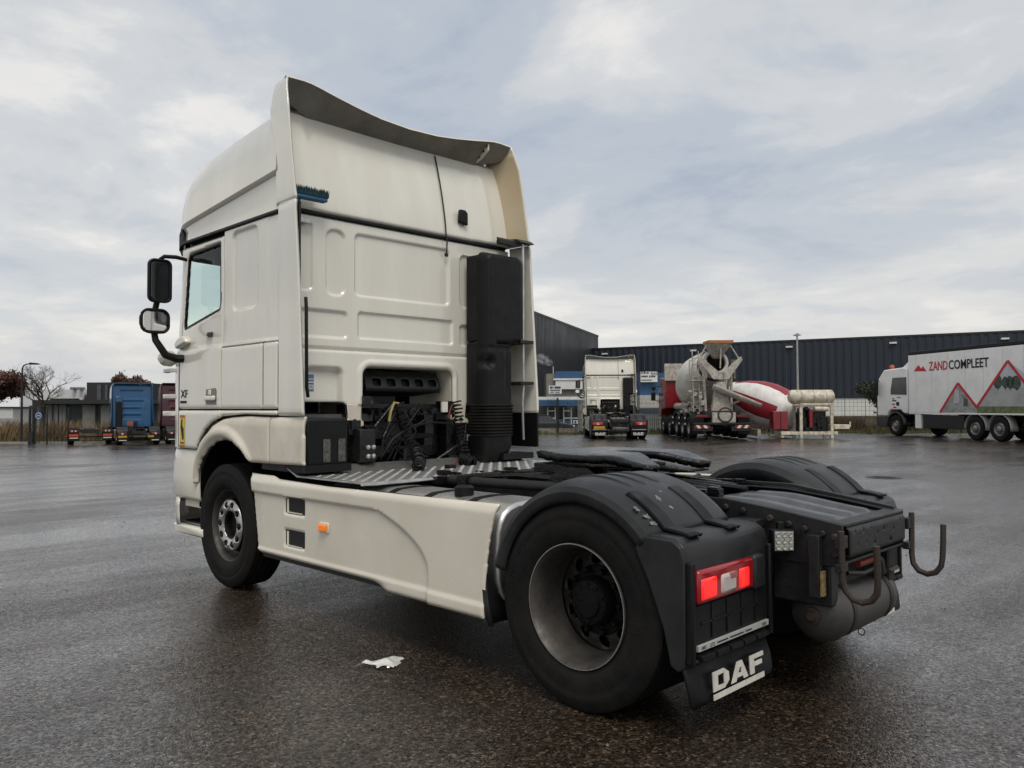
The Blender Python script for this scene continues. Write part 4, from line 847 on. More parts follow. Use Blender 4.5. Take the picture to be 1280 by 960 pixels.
    coil('air_coil',[(2.74,.22,1.50),(2.70,.20,1.36),(2.66,.19,1.22),(2.56,.19,1.12),(2.42,.26,1.03),(2.32,.36,1.005)],.042,24,.0085,BLACK)
    coil('air_coil',[(2.74,-.40,1.52),(2.71,-.40,1.36),(2.66,-.39,1.18),(2.58,-.36,1.06)],.040,15,.0075,BLACK)
    coil('air_coil',[(2.60,-.34,1.03),(2.46,-.35,.995)],.046,9,.009,BLACK)
    mb=MB(); mb.tube([(2.72,.22,1.50),(2.70,.30,1.51),(2.69,.34,1.44),(2.70,.35,1.36)],.011,6); mb.build('yellow_line',mat('yellow_hose',(.35,.30,.10),.5),T)
    mb=MB(); mb.tube([(2.60,-.30,1.03),(2.48,-.16,.992),(2.40,-.06,.990),(2.38,-.02,.990)],.008,6); mb.build('red_line',mat('red_hose',(.16,.025,.02),.5),T)
    mb=MB(); mb.tube([(2.74,-.36,1.50),(2.70,-.30,1.46),(2.70,-.27,1.38)],.007,6); mb.build('red_line',MATS['red_hose'],T)
    mb=MB(); mb.box(2.36,2.42,-.07,.01,.979,1.006); mb.build('line_plug',BLACK,T,bevel=.006)
    mb=MB(); mb.tube([(2.70,.42,1.08),(2.66,.34,1.22),(2.66,.15,1.32),(2.68,-.1,1.345),(2.7,-.3,1.33),(2.72,-.42,1.28)],.009,6); mb.build('cross_hose',BLACK,T)
    mb=MB(); mb.box(2.69,2.71,-.26,-.20,1.43,1.52); mb.build('label_plate',LETTER,T)
# ================================================================= the tractor in front
TR=thing('tractor_unit','white two-axle tractor unit with tall sleeper cab and lit tail lamp on wet asphalt','truck',(0,0,0))
chassis(TR,True,None,WSKIRT)
daf_cab(TR)
# brush stuck behind the roof edge
BR=thing('wash_brush','blue wash brush with dark teal bristles lodged behind the white cab roof edge','brush',(2.80,1.05,3.07))
mb=MB(); mb.box(-.035,.03,-.17,.13,-.02,.012); mb.prism([(-.02,-.02),(.03,-.02),(.03,-.06),(0,-.06)],.05,.14,'y'); mb.build('brush_block',BLUEB,BR,bevel=.006)
mb=MB()
mb.box(-.028,.02,-.165,.125,.01,.05)
for i in range(6):
    for j in range(40):
        x=-.034+i*.012; y=-.17+j*.0076; mb.add([(x-.006,y-.005,.01),(x+.006,y-.005,.01),(x+.006,y+.005,.01),(x-.006,y+.005,.01),(x-.012+random.uniform(-.008,.008),y+random.uniform(-.008,.008),.075+random.uniform(-.006,.004))],[(0,1,4),(1,2,4),(2,3,4),(3,0,4)])
tag(mb.build('bristles',TEALB,BR,smooth=0),kind='stuff')
mb=MB(); mb.tube([(.0,.10,-.04),(.0,.12,-.08),(.015,.15,-.10)],.012,6); mb.build('brush_socket',BLUEB,BR)
BR.rotation_euler=(0,0,0)
# ================================================================= far wheels and simple tractors
FARR=mat('far_rim',(.30,.29,.28),.45,metal=.6,var=.2)
def proto_wheel(R=.5,wd=.30,deep=False):
    g=bpy.data.objects.new('wheel',None); COL.objects.link(g); g.empty_display_size=.1
    mb=MB(); mb.lathe([(.28,0),(.30,.02),(.42,.03),(R-.03,.015),(R,-.04),(R,-wd+.04),(R-.03,-wd),(.28,-wd)],32); mb.build('tyre',RUBBER,g,smooth=35)
    mb=MB(); d=-.13 if deep else -.05
    mb.lathe([(.285,-.005),(.28,-.02),(.26,-.06),(.25,d-.02),(.20,d),(.12,d+.015),(.11,d+.07),(.06,d+.09),(0,d+.09)],28); mb.build('rim',FARR,g,smooth=40)
    mb=MB()
    for a in np.arange(10)*math.pi/5: mb.lathe([(.022,d),(.022,d+.03),(0,d+.035)],6,Matrix.Translation((.165*math.cos(a),0,.165*math.sin(a))))
    tag(mb.build('wheel_nuts',HUB,g),kind='stuff'); return g
WF=proto_wheel(); WD=proto_wheel(deep=True); WUSED=set()
def put_wheel(proto,parent,x,y,z=.5):
    if proto.name not in WUSED: WUSED.add(proto.name); w_=proto; w_.parent=parent
    else: w_=copy_tree(proto,parent)
    w_.location=(x,y,z); w_.rotation_euler=(0,0,0 if y>0 else math.pi); return w_
PLATE=mat('yellow_plate_shaded',(.42,.26,.015),.4,var=.05)  # yellow toned down in the colour to stand for shade
# ---- second white tractor: the same make, parked facing the fence
DAF2=copy_tree(TR); DAF2.name='tractor_unit'
REDDIM=mat('red_lens_dim',(.42,.008,.012),.2,var=.05,coat=.5); ORDIM=mat('orange_lens_dim',(.45,.1,.0),.2,coat=.4)
def override(o):
    for ch in [x for x in COL.objects if x.parent==o]:
        nm=ch.name.split('.')[0]
        if nm in ('brake_lens','position_lens','marker_lamp'):
            ch.material_slots[0].link='OBJECT'; ch.material_slots[0].material=ORDIM if nm=='marker_lamp' else REDDIM
        override(ch)
override(DAF2)
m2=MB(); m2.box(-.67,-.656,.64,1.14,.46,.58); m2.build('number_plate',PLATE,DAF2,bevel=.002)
DAF2.location=B(4.78,36.4); DAF2.rotation_euler=(0,0,YAW+R_(-.5))
tag(DAF2,'white high-roof tractor unit parked tail-on beside the cement mixer truck','truck')
def simple_tractor(label, pos, rz, paint, hgt, stack_left=True, plates=True, hose=None, cabx=2.6):
    T=thing('tractor_unit',label,'truck',pos,rz); x0f=cabx+1.1
    for s in (1,-1):
        mb=MB(); mb.prism([(-.9,.72),(4.9,.72),(4.9,.97),(-.3,.97),(-.9,.90)],s*.37,s*.43,'y'); mb.build('chassis_rail',CHAS,T,bevel=.005)
        mb=MB(); pf=[]
        for a in np.linspace(R_(20),R_(150),14): pf.append([((.64+o)*math.cos(a),s*y,.5+(.64+o)*math.sin(a)) for y,o in ((1.25,-.07),(1.25,-.02),(1.20,0),(.62,0),(.60,-.04))])
        mb.grid(pf); mg=mb.build('mudguard',DGREY,T,smooth=30,solid=.01)
        mb=MB(); mb.prism([(-.54,.84),(-.68,.80),(-.70,.22),(-.66,.22),(-.60,.5)],s*.60,s*1.25,'y'); mb.build('mudguard_rear',BLACK,mg,bevel=.01)
        mb=MB(); mb.box(-.73,-.69,s*.72,s*1.2,.66,.79); lo=mb.build('tail_lamp',mat('red_lens_shaded',(.13,.005,.008),.25,coat=.3),T,bevel=.01)  # lens red darkened, with the shade painted into its colour
        mb=MB(); mb.box(-.735,-.72,s*.90,s*1.02,.66,.77); mb.build('clear_lens',CLEARL,lo)
        if plates:
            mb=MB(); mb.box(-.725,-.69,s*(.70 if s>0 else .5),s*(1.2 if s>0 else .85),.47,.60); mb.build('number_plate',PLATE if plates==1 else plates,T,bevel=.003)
        mb=MB(); mb.box(-.715,-.70,s*.72,s*1.15,.28,.33); mb.build('flap_strip',LETTER,T)
        put_wheel(WD,T,0,s*1.24); put_wheel(WF,T,x0f,s*1.2)
        mb=MB(); mb.box(.75,2.9,s*.65,s*1.22,.35,.93); mb.build('fuel_tank',CHAS if not plates else ALU,T,bevel=.06)
    mb=MB(); mb.prism([(1.15,-.35),(1.2,0),(1.15,.35),(.8,.45),(.4,.42),(.15,.3),(.4,.07),(.6,0),(.4,-.07),(.15,-.3),(.4,-.42),(.8,-.45)],1.06,1.13,'z'); mb.build('fifth_wheel',GREASE,T,bevel=.01)
    mb=MB(); mb.tube([(-.8,-.35,.5),(-.8,.35,.5)],.13,14); mb.box(-.95,-.88,-.42,.42,.72,.9); mb.tube([(0,-.9,.5),(0,.9,.5)],.09,8); mb.box(.9,2.4,-.5,.5,.93,.99); mb.build('frame_end_and_axle',CHAS,T)
    # cab
    x0=cabx; h=hgt
    fld=[(-.6,.6,2.0,2.35),(-.6,.6,1.55,1.9),(-.75,.75,2.45,2.85),(-.75,.75,2.95,h-.35)]
    def ro(a,b):
        o=0*a
        for f in fld: o=o-.03*sst(-rbox(a,b,*f,.05),0,.04)
        return o
    panel('rear_wall',paint,T,-1.2,1.2,1.05,h-.02,.05,None,ro,lambda a,b,o:(x0-o+.06*sst(b,2.6,h),a,b),thick=.03,flip=True)
    mb=MB()
    prof=[(x0,1.05),(x0+1.35,1.05),(x0+1.4,1.3),(x0+2.2,1.3),(x0+2.25,2.0),(x0+2.05,2.9),(x0+1.6,h-.25),(x0+.5,h),(x0,h)]
    for s in (1,-1):
        m2=MB(); m2.prism(prof,s*1.19,s*1.235,'y'); so_=m2.build('cab_side',paint,T,bevel=.02)
        m3=MB(); m3.prism([(x0+1.25,2.0),(x0+1.95,2.0),(x0+1.85,2.65),(x0+1.25,2.65)],s*1.237,s*1.241,'y'); m3.build('side_window',DGLASS,so_)
        m3=MB(); rr=[]
        for b,dx,dy in ((1.0,-.34,.06),(1.6,-.34,.05),(2.4,-.28,.03),(3.0,-.22,.02),(h-.15,-.12,0.),(h+.05,-.05,-.05)): rr.append([(x0+dx,s*(1.235+dy),b),(x0+dx*.4,s*(1.235+dy*.5),b),(x0+.02,s*1.236,b)])
        m3.grid(rr); m3.build('side_collar',paint,T,smooth=50,solid=.03)
    mb=MB(); mb.prism([(x0,h-.02),(x0+.5,h-.02),(x0+1.6,h-.27),(x0+2.05,2.9),(x0+2.25,2.0),(x0+2.25,1.1),(x0+2.2,1.1),(x0+2.2,2.0),(x0+2.0,2.88),(x0+1.58,h-.32),(x0+.5,h-.07),(x0,h-.07)],-1.19,1.19,'y'); mb.build('cab_front_and_roof',paint,T,bevel=.02)
    mb=MB(); mb.prism([(x0-.20,h+.10),(x0-.18,h+.13),(x0+.5,h+.03),(x0+.5,h),(x0,h-.05)],-1.17,1.17,'y'); mb.build('roof_spoiler',paint,T,bevel=.01)
    ys=(.62,1.0) if stack_left else (-1.0,-.62)
    mb=MB(); mb.box(x0-.30,x0-.04,ys[0],ys[1],1.0,2.72); a_=mb.build('air_stack',BLACK,T,bevel=.04)
    if stack_left: mb=MB(); mb.box(x0-.32,x0-.04,ys[0]-.02,ys[1]+.04,2.73,3.12); mb.build('air_stack_top',paint,T,bevel=.03)
    mb=MB(); mb.box(x0+.05,x0+.5,-.6,.6,.95,1.35); mb.build('engine_block',GREASE,T,bevel=.02)
    if hose:
        for k in range(5):
            y=.25-.13*k; m2=MB(); m2.tube([(x0-.12+.02*math.cos(a),y+.07*math.sin(a)*.6,1.28+.16*math.cos(a)) for a in np.linspace(0,2*math.pi,14,endpoint=False)],.02,5,closed=True); m2.build('air_coil',hose if k<3 else BLACK,T)
    return T
BLUEP=mat('blue_paint',(.003,.07,.185),.2,var=.1,coat=.5,scale=2); MAROON=mat('maroon_paint',(.055,.005,.013),.3,var=.15,coat=.5,scale=2)
hl=R_(31)
ORPL=mat('orange_plate_shaded',(.42,.065,.006),.5,var=.1)  # orange toned down, shade painted into the board colour
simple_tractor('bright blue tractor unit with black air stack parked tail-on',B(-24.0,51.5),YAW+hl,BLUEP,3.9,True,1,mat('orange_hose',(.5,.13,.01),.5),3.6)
MT=simple_tractor('dark maroon tractor unit half hidden behind the white cab nose',B(-21.6,53.2),YAW+hl+R_(-2),MAROON,3.95,False,None,None,3.4)
# low black chassis trailer beside it
CT=thing('chassis_trailer','low empty black chassis trailer with orange rear marker boards','trailer',B(-27.3,52),YAW+R_(31))
for s in (1,-1):
    mb=MB(); mb.prism([(-.2,.75),(3.4,.75),(3.4,.98),(-.2,.98)],s*.40,s*.50,'y'); mb.build('frame_rail',CHAS,CT,bevel=.01)
    mb=MB(); pf=[]
    for a in np.linspace(R_(15),R_(165),14): pf.append([(.55+.62*math.cos(a),s*y,.5+.62*math.sin(a)) for y in (1.26,.75)])
    mb.grid(pf); mb.build('mudguard',BLACK,CT,solid=.012)
    mb=MB(); mb.box(-.24,-.20,s*.66,s*1.26,.24,1.02); mb.build('rear_panel',BLACK,CT,bevel=.01)
    mb=MB(); mb.box(-.27,-.24,s*.70,s*1.22,.80,.96); lo=mb.build('tail_lamp',mat('red_lens_shaded',(.13,.005,.008),.25,coat=.3),CT,bevel=.01)  # same darkened red, shade carried by the lens colour
    for q in (.82,1.02): m2=MB(); m2.box(-.28,-.27,s*q,s*(q+.09),.83,.92); m2.build('clear_lens',CLEARL,lo)
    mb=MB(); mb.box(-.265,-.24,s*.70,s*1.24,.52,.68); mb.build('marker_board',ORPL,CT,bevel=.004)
    mb=MB(); mb.box(-.262,-.24,s*.72,s*1.20,.40,.46); mb.build('flap_strip',LETTER,CT)
    put_wheel(WD,CT,.55,s*1.22)
mb=MB(); mb.box(-.22,-.16,-.5,.5,.72,.98); mb.build('rear_beam',CHAS,CT,bevel=.01)
mb=MB(); mb.tube([(.55,-1,.5),(.55,1,.5)],.07,8); mb.box(1.5,1.7,-.5,.5,.8,.96); mb.box(3.0,3.2,-.5,.5,.8,.96); mb.build('axle_and_beams',CHAS,CT)
# ================================================================= cement mixer truck
CONC=mat('drum_paint',(.66,.635,.58),.5,var=.12,scale=1.6,col2=(.42,.39,.34),bump=.1,bscale=20)
DIRTC=mat('cement_steel',(.46,.43,.385),.65,var=.25,scale=6,col2=(.20,.18,.15),bump=.2,bscale=40)
REDP=mat('red_paint',(.22,.008,.015),.32,var=.15,coat=.4,scale=3); ORNG=mat('orange_worn',(.42,.14,.02),.55,var=.3,scale=10,col2=(.25,.12,.05))
CREAM=mat('cream_paint',(.68,.63,.52),.5,var=.2,scale=6,col2=(.30,.24,.16))
WPAINT=mat('white_body',(.82,.82,.80),.35,var=.05,scale=2,col2=(.72,.715,.69),coat=.3)
def drum(parent,a,b,prof,mt,stripes=None,seg=40):
    """lathe along a->b ; prof (t along, r)"""
    a=Vector(a); b=Vector(b); d=(b-a); L=d.length; q=Vector((0,1,0)).rotation_difference(d.normalized()).to_matrix().to_4x4(); M=Matrix.Translation(a)@q
    mb=MB(); mb.lathe([(r,t*L) for t,r in prof],seg,M); o=mb.build('drum',mt,parent,smooth=30); return o,M,L
MX=thing('mixer_truck','cement mixer truck with pale drum, orange-rimmed hopper and red cab','truck',B(9.05,34.6),YAW)
for s in (1,-1):
    for x in (.9,2.2,3.5,5.2,6.9): put_wheel(WD if x<4 else WF,MX,x,s*1.24,.52)
    mb=MB(); mb.box(.1,8.2,s*.36,s*.46,.82,1.1); mb.build('frame_rail',CHAS,MX,bevel=.01)
    for x in (.9,2.2,3.5):
        mb=MB(); mb.grid([[(x+.62*math.cos(a),s*y,.56+.6*math.sin(a)) for y in (1.27,.85)] for a in np.linspace(R_(10),R_(170),12)]); mb.build('mudguard',BLACK,MX,solid=.012)
    mb=MB(); mb.box(-.06,0,s*.62,s*1.15,.97,1.08); mb.build('tail_lamp',mat('red_lens_dull',(.16,.006,.008),.3),MX,bevel=.01)
    bd=MB(); bd.box(-.05,0,s*.55,s*1.2,.50,.64); bo=bd.build('marker_board',mat('red_board',(.22,.015,.012),.6),MX,bevel=.004)
    for k in range(2): m2=MB(); q=.62+.30*k; m2.prism([(s*q,.505),(s*(q+.14),.505),(s*(q+.22),.635),(s*(q+.08),.635)],-.056,-.05,'x'); m2.build('board_stripe',LETTER,bo)
    mb=MB(); mb.box(.2,.24,s*.75,s*1.25,.25,.95); mb.build('mud_flap',BLACK,MX)
    if s>0:
        for k,x in enumerate((1.4,2.7,4.2)):
            for z in (.88,.62): mb=MB(); mb.box(x,x+.25,1.26,1.275,z,z+.09); mb.build('side_plate',LETTER,MX)
mb=MB(); mb.box(-.08,.04,-1.25,1.25,.66,.74); mb.build('rear_beam',CHAS,MX,bevel=.01)
mb=MB(); mb.box(-.02,.2,-1.25,-.4,.38,.60); mb.build('under_run_guard',CHAS,MX,bevel=.01)
mb=MB(); mb.box(-.02,.2,.4,1.25,.38,.60); mb.build('under_run_guard',CHAS,MX,bevel=.01)
mb=MB(); mb.box(.1,8.,-.7,.7,.95,1.25); mb.build('sub_frame',CHAS,MX,bevel=.02)
for x in (.9,2.2,3.5,5.2,6.9): mb=MB(); mb.tube([(x,-1.,.52),(x,1.,.52)],.07,8); mb.build('axle',CHAS,MX)
drum(MX,(5.75,.0,2.05),(.95,.0,3.42),[(0,0),(0,.35),(.03,.62),(.10,.84),(.22,1.04),(.36,1.16),(.50,1.17),(.66,1.02),(.84,.76),(.96,.58),(1.0,.56),(1.0,.44),(.97,.42)],CONC)
dd=(Vector((.95,0,3.42))-Vector((5.75,0,2.05))).normalized()
for t in (.80,.90,):
    mb=MB(); q=Vector((0,1,0)).rotation_difference(dd).to_matrix().to_4x4(); M=Matrix.Translation(Vector((5.75,0,2.05)).lerp(Vector((.95,0,3.42)),t))@q; r=.86 if t<.85 else .72
    mb.lathe([(r-.05,-.06),(r,-.05),(r,.05),(r-.05,.06)],40,M); mb.build('drum_ring',DIRTC if t<.85 else BLACK,MX)
# cab
mb=MB(); mb.prism([(6.35,1.35),(6.35,2.92),(8.0,2.95),(8.25,2.3),(8.3,.9),(7.6,.9),(7.5,1.3)],-1.22,1.22,'y'); cb=mb.build('cab',REDP,MX,bevel=.05)
mb=MB(); mb.prism([(7.3,1.95),(8.1,1.95),(7.95,2.65),(7.3,2.65)],1.222,1.23,'y'); mb.build('side_window',DGLASS,cb)
mb=MB(); mb.box(6.40,6.5,-.5,.95,2.05,2.6); mb.build('rear_window',DGLASS,cb)
mb=MB(); mb.box(6.2,6.32,.25,1.28,2.75,3.62); mb.build('head_board',DIRTC,MX,bevel=.02)
mb=MB(); mb.lathe([(0,0),(.09,.0),(.10,.1),(.06,.16),(0,.17)],12,Matrix.Translation((6.9,.6,2.95))@Matrix.Rotation(math.pi/2,4,'X')); mb.build('beacon',ORNG,cb)
mb=MB(); mb.tube([(7.9,1.2,2.5),(7.9,1.55,2.5),(7.9,1.55,1.8),(7.9,1.22,1.7)],.025,6); ma=mb.build('mirror_arm',BLACK,MX)
mb=MB(); mb.box(7.85,7.95,1.45,1.68,1.75,2.2); mb.build('mirror',BLACK,ma,bevel=.03)
mb=MB(); mb.box(7.85,7.95,1.45,1.65,2.3,2.5); mb.build('mirror',BLACK,ma,bevel=.03)
# rear frame, hopper, discharge plates and chute
mb=MB()
for s in (1,-1):
    m2=MB(); m2.tube([(.55,s*.55,1.1),(.75,s*.62,3.2)],.06,6); m2.build('rear_post',DIRTC,MX)
    m2=MB(); m2.tube([(1.6,s*.6,1.1),(.85,s*.55,2.9)],.05,6); m2.build('rear_brace',DIRTC,MX)
mb=MB(); q=[]
for z,x0_,x1_,hy in ((4.28,.05,1.05,.52),(4.20,.05,1.05,.52),(3.70,.50,.95,.22),(3.55,.55,.90,.16)): q.append([(x0_,-hy,z),(x0_,hy,z),(x1_,hy,z),(x1_,-hy,z),(x0_,-hy,z)])
mb.grid(q); ho=mb.build('hopper',DIRTC,MX,smooth=20,solid=.02)
mb=MB()
for (a,b,c,d) in ((.03,.07,-.54,.54),(1.03,1.07,-.54,.54)): mb.box(a,b,c,d,4.19,4.31)
mb.build('hopper_rim',ORNG,ho); mb=MB()
for (a,b,c,d) in ((.05,1.05,-.54,-.50),(.05,1.05,.50,.54)): mb.box(a,b,c,d,4.19,4.31)
mb.build('hopper_rim',ORNG,ho)
for s in (1,-1):
    mb=MB(); mb.prism([(s*.95,3.46),(s*.88,3.62),(s*.10,2.95),(s*.12,2.62),(s*.34,2.62)],.10,.13,'x'); mb.build('discharge_plate',DIRTC,MX,bevel=.01)
    mb=MB(); mb.prism([(.13,3.46),(.13,2.62),(.55,2.75),(.75,3.5)],s*.60,s*.63,'y'); mb.build('guide_plate',DIRTC,MX,bevel=.01)
    mb=MB(); mb.tube([(.4,s*.88,3.5),(.5,s*.5,4.15)],.035,6); mb.build('hopper_stay',DIRTC,MX)
mb=MB(); mb.tube([(.25,-.05,4.0),(.22,0,3.1)],.03,6); mb.build('spray_pipe',DIRTC,MX)
mb=MB(); mb.prism([(-.3,2.95),(.3,2.95),(.24,2.60),(-.24,2.60)],.15,.45,'x'); mb.build('collector',DIRTC,MX,bevel=.02)
mb=MB(); rows=[]
A_=Vector((.15,.30,2.42)); C_=Vector((-.35,-1.62,1.55)); dirc=(C_-A_).normalized(); sidev=dirc.cross(Vector((0,0,1))).normalized(); nrm=sidev.cross(dirc)
for t in np.linspace(0,1,6): rows.append([A_.lerp(C_,t)+sidev*(.27-.07*t)*math.cos(a)-nrm*(.26-.07*t)*math.sin(a) for a in np.linspace(0,math.pi,10)])
mb.grid(rows); mb.build('chute',DIRTC,MX,smooth=60,solid=.02)
mb=MB(); mb.tube([(.25,-.35,1.5),(-.1,-.9,1.75)],.05,6); mb.build('chute_ram',DIRTC,MX)
mb=MB(); mb.prism([(-.50,.72),(.36,.72),(.36,1.40),(.16,2.5),(-.2,2.5),(-.42,1.4)],.18,.5,'x'); pc=mb.build('pedestal',DIRTC,MX,bevel=.02)
mb=MB(); mb.box(-.06,.17,-.58,.42,.74,1.18); tb=mb.build('wash_box',DIRTC,MX,bevel=.02)
mb=MB(); mb.tube([(-.1+.01*k%.03,-.12+.30*math.cos(a),1.08+.30*math.sin(a)) for k,a in enumerate(np.linspace(0,2*math.pi,22,endpoint=False))],.035,6,closed=True); mb.build('wash_hose',RUST,MX)
mb=MB()
for s in (.78,1.05): mb.tube([(.75,s,1.2),(.95,s,3.9)],.025,6)
la=mb.build('ladder_stiles',DIRTC,MX)
for k in range(9): m2=MB(); z=1.35+.28*k; m2.tube([(.75+.074*(z-1.2),.78,z),(.75+.074*(z-1.2),1.05,z)],.018,5); m2.build('ladder_rung',DIRTC,MX)
mb=MB(); mb.box(.75,1.5,.55,1.1,2.55,2.62); mb.build('platform',DIRTC,MX,bevel=.01)
mb=MB(); mb.tube([(.8,1.08,3.3),(.8,.5,3.3)],.02,5); mb.tube([(1.4,1.08,2.6),(1.4,1.08,3.5),(.85,1.08,3.5)],.02,5); mb.build('hand_rail',DIRTC,MX)
mb=MB(); mb.tube([(3.2,.95,1.45),(4.8,.95,1.45)],.17,14); mb.build('water_tank',DIRTC,MX)
rr=random.Random(9); mb=MB()
for k in range(40): x=rr.uniform(.3,3.2); y=rr.uniform(.5,1.15); z=rr.uniform(1.1,2.1); a=rr.uniform(.06,.22); mb.box(x,x+a,y,y+a,z,z+a*rr.uniform(.5,1.5))
tag(mb.build('pipes_and_valves',DIRTC,MX,smooth=0),kind='stuff')
# ================================================================= demounted mixer unit with red and white drum
MU=thing('mixer_unit','demounted mixer unit with red and white drum on a cream steel frame','mixer',B(12.7,35.6),YAW)
def stripe_mat():
    m=bpy.data.materials.new('drum_red_white'); m.use_nodes=True; nt=m.node_tree; b=nt.nodes['Principled BSDF']; tcn=N(nt,'ShaderNodeTexCoord')
    sp_=N(nt,'ShaderNodeSeparateXYZ'); nt.links.new(tcn.outputs['UV'],sp_.inputs[0])
    m1=N(nt,'ShaderNodeMath',operation='MULTIPLY'); m1.inputs[1].default_value=4; nt.links.new(sp_.outputs[0],m1.inputs[0])
    m2=N(nt,'ShaderNodeMath',operation='FRACT'); nt.links.new(m1.outputs[0],m2.inputs[0])
    g1=N(nt,'ShaderNodeMath',operation='GREATER_THAN'); g1.inputs[1].default_value=.5; nt.links.new(m2.outputs[0],g1.inputs[0])
    g2=N(nt,'ShaderNodeMath',operation='GREATER_THAN'); g2.inputs[1].default_value=.16; nt.links.new(sp_.outputs[1],g2.inputs[0])
    g3=N(nt,'ShaderNodeMath',operation='LESS_THAN'); g3.inputs[1].default_value=.97; nt.links.new(sp_.outputs[1],g3.inputs[0])
    a=N(nt,'ShaderNodeMath',operation='MULTIPLY'); nt.links.new(g1.outputs[0],a.inputs[0]); nt.links.new(g2.outputs[0],a.inputs[1])
    a2=N(nt,'ShaderNodeMath',operation='MULTIPLY'); nt.links.new(a.outputs[0],a2.inputs[0]); nt.links.new(g3.outputs[0],a2.inputs[1])
    nz=noise(nt,tcn.outputs['Object'],3,6,.6); wc=ramp(nt,nz,[(.35,(.78,.77,.75)),(.7,(.60,.58,.54))],'LINEAR'); rc=ramp(nt,nz,[(.35,(.30,.012,.025)),(.7,(.20,.02,.03))],'LINEAR')
    mi=N(nt,'ShaderNodeMix',data_type='RGBA'); nt.links.new(a2.outputs[0],mi.inputs[0]); nt.links.new(wc,mi.inputs[6]); nt.links.new(rc,mi.inputs[7]); nt.links.new(mi.outputs[2],b.inputs['Base Color']); b.inputs['Roughness'].default_value=.45
    return m
pr=[(0,.2),(.02,.55),(.10,.80),(.25,.98),(.42,1.04),(.60,.98),(.80,.78),(.95,.55),(1,.5),(1,.35)]
a=Vector((.9,-.25,1.02)); b=Vector((3.4,1.95,2.15)); d=b-a; L=d.length; q=Vector((0,1,0)).rotation_difference(d.normalized()).to_matrix().to_4x4(); M=Matrix.Translation(a)@q
mb=MB(); seg=42; mb.lathe([(r,t*L) for t,r in pr],seg,M); dr=mb.build('drum',stripe_mat(),MU,smooth=30,recalc=False)
me=dr.data; uv=me.uv_layers.new(name='UVMap'); n=len(pr)
for lp in me.loops:
    v=lp.vertex_index; uv.data[lp.index].uv=(((v//n)/seg+.145)%1.0,pr[v%n][0])
mb=MB(); mb.box(3.2,4.0,1.6,2.5,2.35,2.62); mb.build('hopper',ORNG,MU,bevel=.02)
mb=MB(); mb.lathe([(0,-1.0),(.22,-.98),(.31,-.9),(.31,.85),(.22,.97),(0,1.0)],24,Matrix.Translation((-.1,-.52,1.85))); wt=mb.build('water_tank',CREAM,MU,smooth=40)
for y in (-.6,-.05,.5): mb=MB(); mb.lathe([(.318,-.025),(.318,.025)],24,Matrix.Translation((-.1,-.52+y,1.85))); mb.build('tank_strap',DIRTC,wt)
for (x,y) in ((-.3,0.0),(-.3,-1.35),(.55,0.0),(.55,-1.35)): mb=MB(); mb.box(x-.06,x+.06,y-.06,y+.06,.02,1.55); mb.build('frame_post',CREAM,MU,bevel=.01)
for (x0_,x1_,y0_,y1_,z0_,z1_) in ((-.35,-.25,-1.6,.9,.18,.32),(.5,.6,-1.6,.9,.18,.32),(-.36,-.24,-1.4,.05,1.48,1.57),(-.36,.6,-1.42,-1.30,1.40,1.47),(-.36,.6,-.06,.06,1.40,1.47),(-.32,.55,.75,.88,.05,.16)): mb=MB(); mb.box(x0_,x1_,y0_,y1_,z0_,z1_); mb.build('frame_beam',CREAM,MU,bevel=.01)
mb=MB(); mb.box(-.25,.3,.55,1.2,.42,1.22); rb=mb.build('red_cabinet',REDP,MU,bevel=.02)
mb=MB(); mb.box(-.262,-.25,.86,.89,.45,1.2); mb.build('cabinet_door_gap',SEAM,rb)
mb=MB(); mb.box(-.3,.3,-2.15,-1.45,.42,.62); mb.tube([(-.2,-2.2,.5),(-.2,-2.2,.75)],.04,6); mb.build('tow_arm',CREAM,MU,bevel=.02)
mb=MB(); mb.box(-.1,.6,-1.25,-.1,.30,.95); mb.box(0,.5,-1.2,-.7,.95,1.25); mb.box(0,.5,-.5,-.12,.95,1.35)
for k in range(24): x=-.28+rr.uniform(0,.2); y=rr.uniform(-1.28,-.12); z=rr.uniform(.35,1.3); a_=rr.uniform(.05,.16); mb.box(x,x+a_,y,y+a_,z,z+a_)
mb.build('engine',GREASE,MU,smooth=0)
mb=MB(); mb.tube([(-.25,-.45,.5),(-.25,-.45,1.3)],.09,10); mb.build('red_pipe',REDP,MU)
mb=MB(); mb.tube([(-.25,-1.2,1.32),(-.25,-.6,1.32)],.12,10); mb.build('silencer',CREAM,MU)
mb=MB(); mb.box(.6,3.4,.0,.14,.1,.4); mb.box(.6,3.4,1.5,1.64,.1,.4); mb.build('drum_skid',DIRTC,MU)
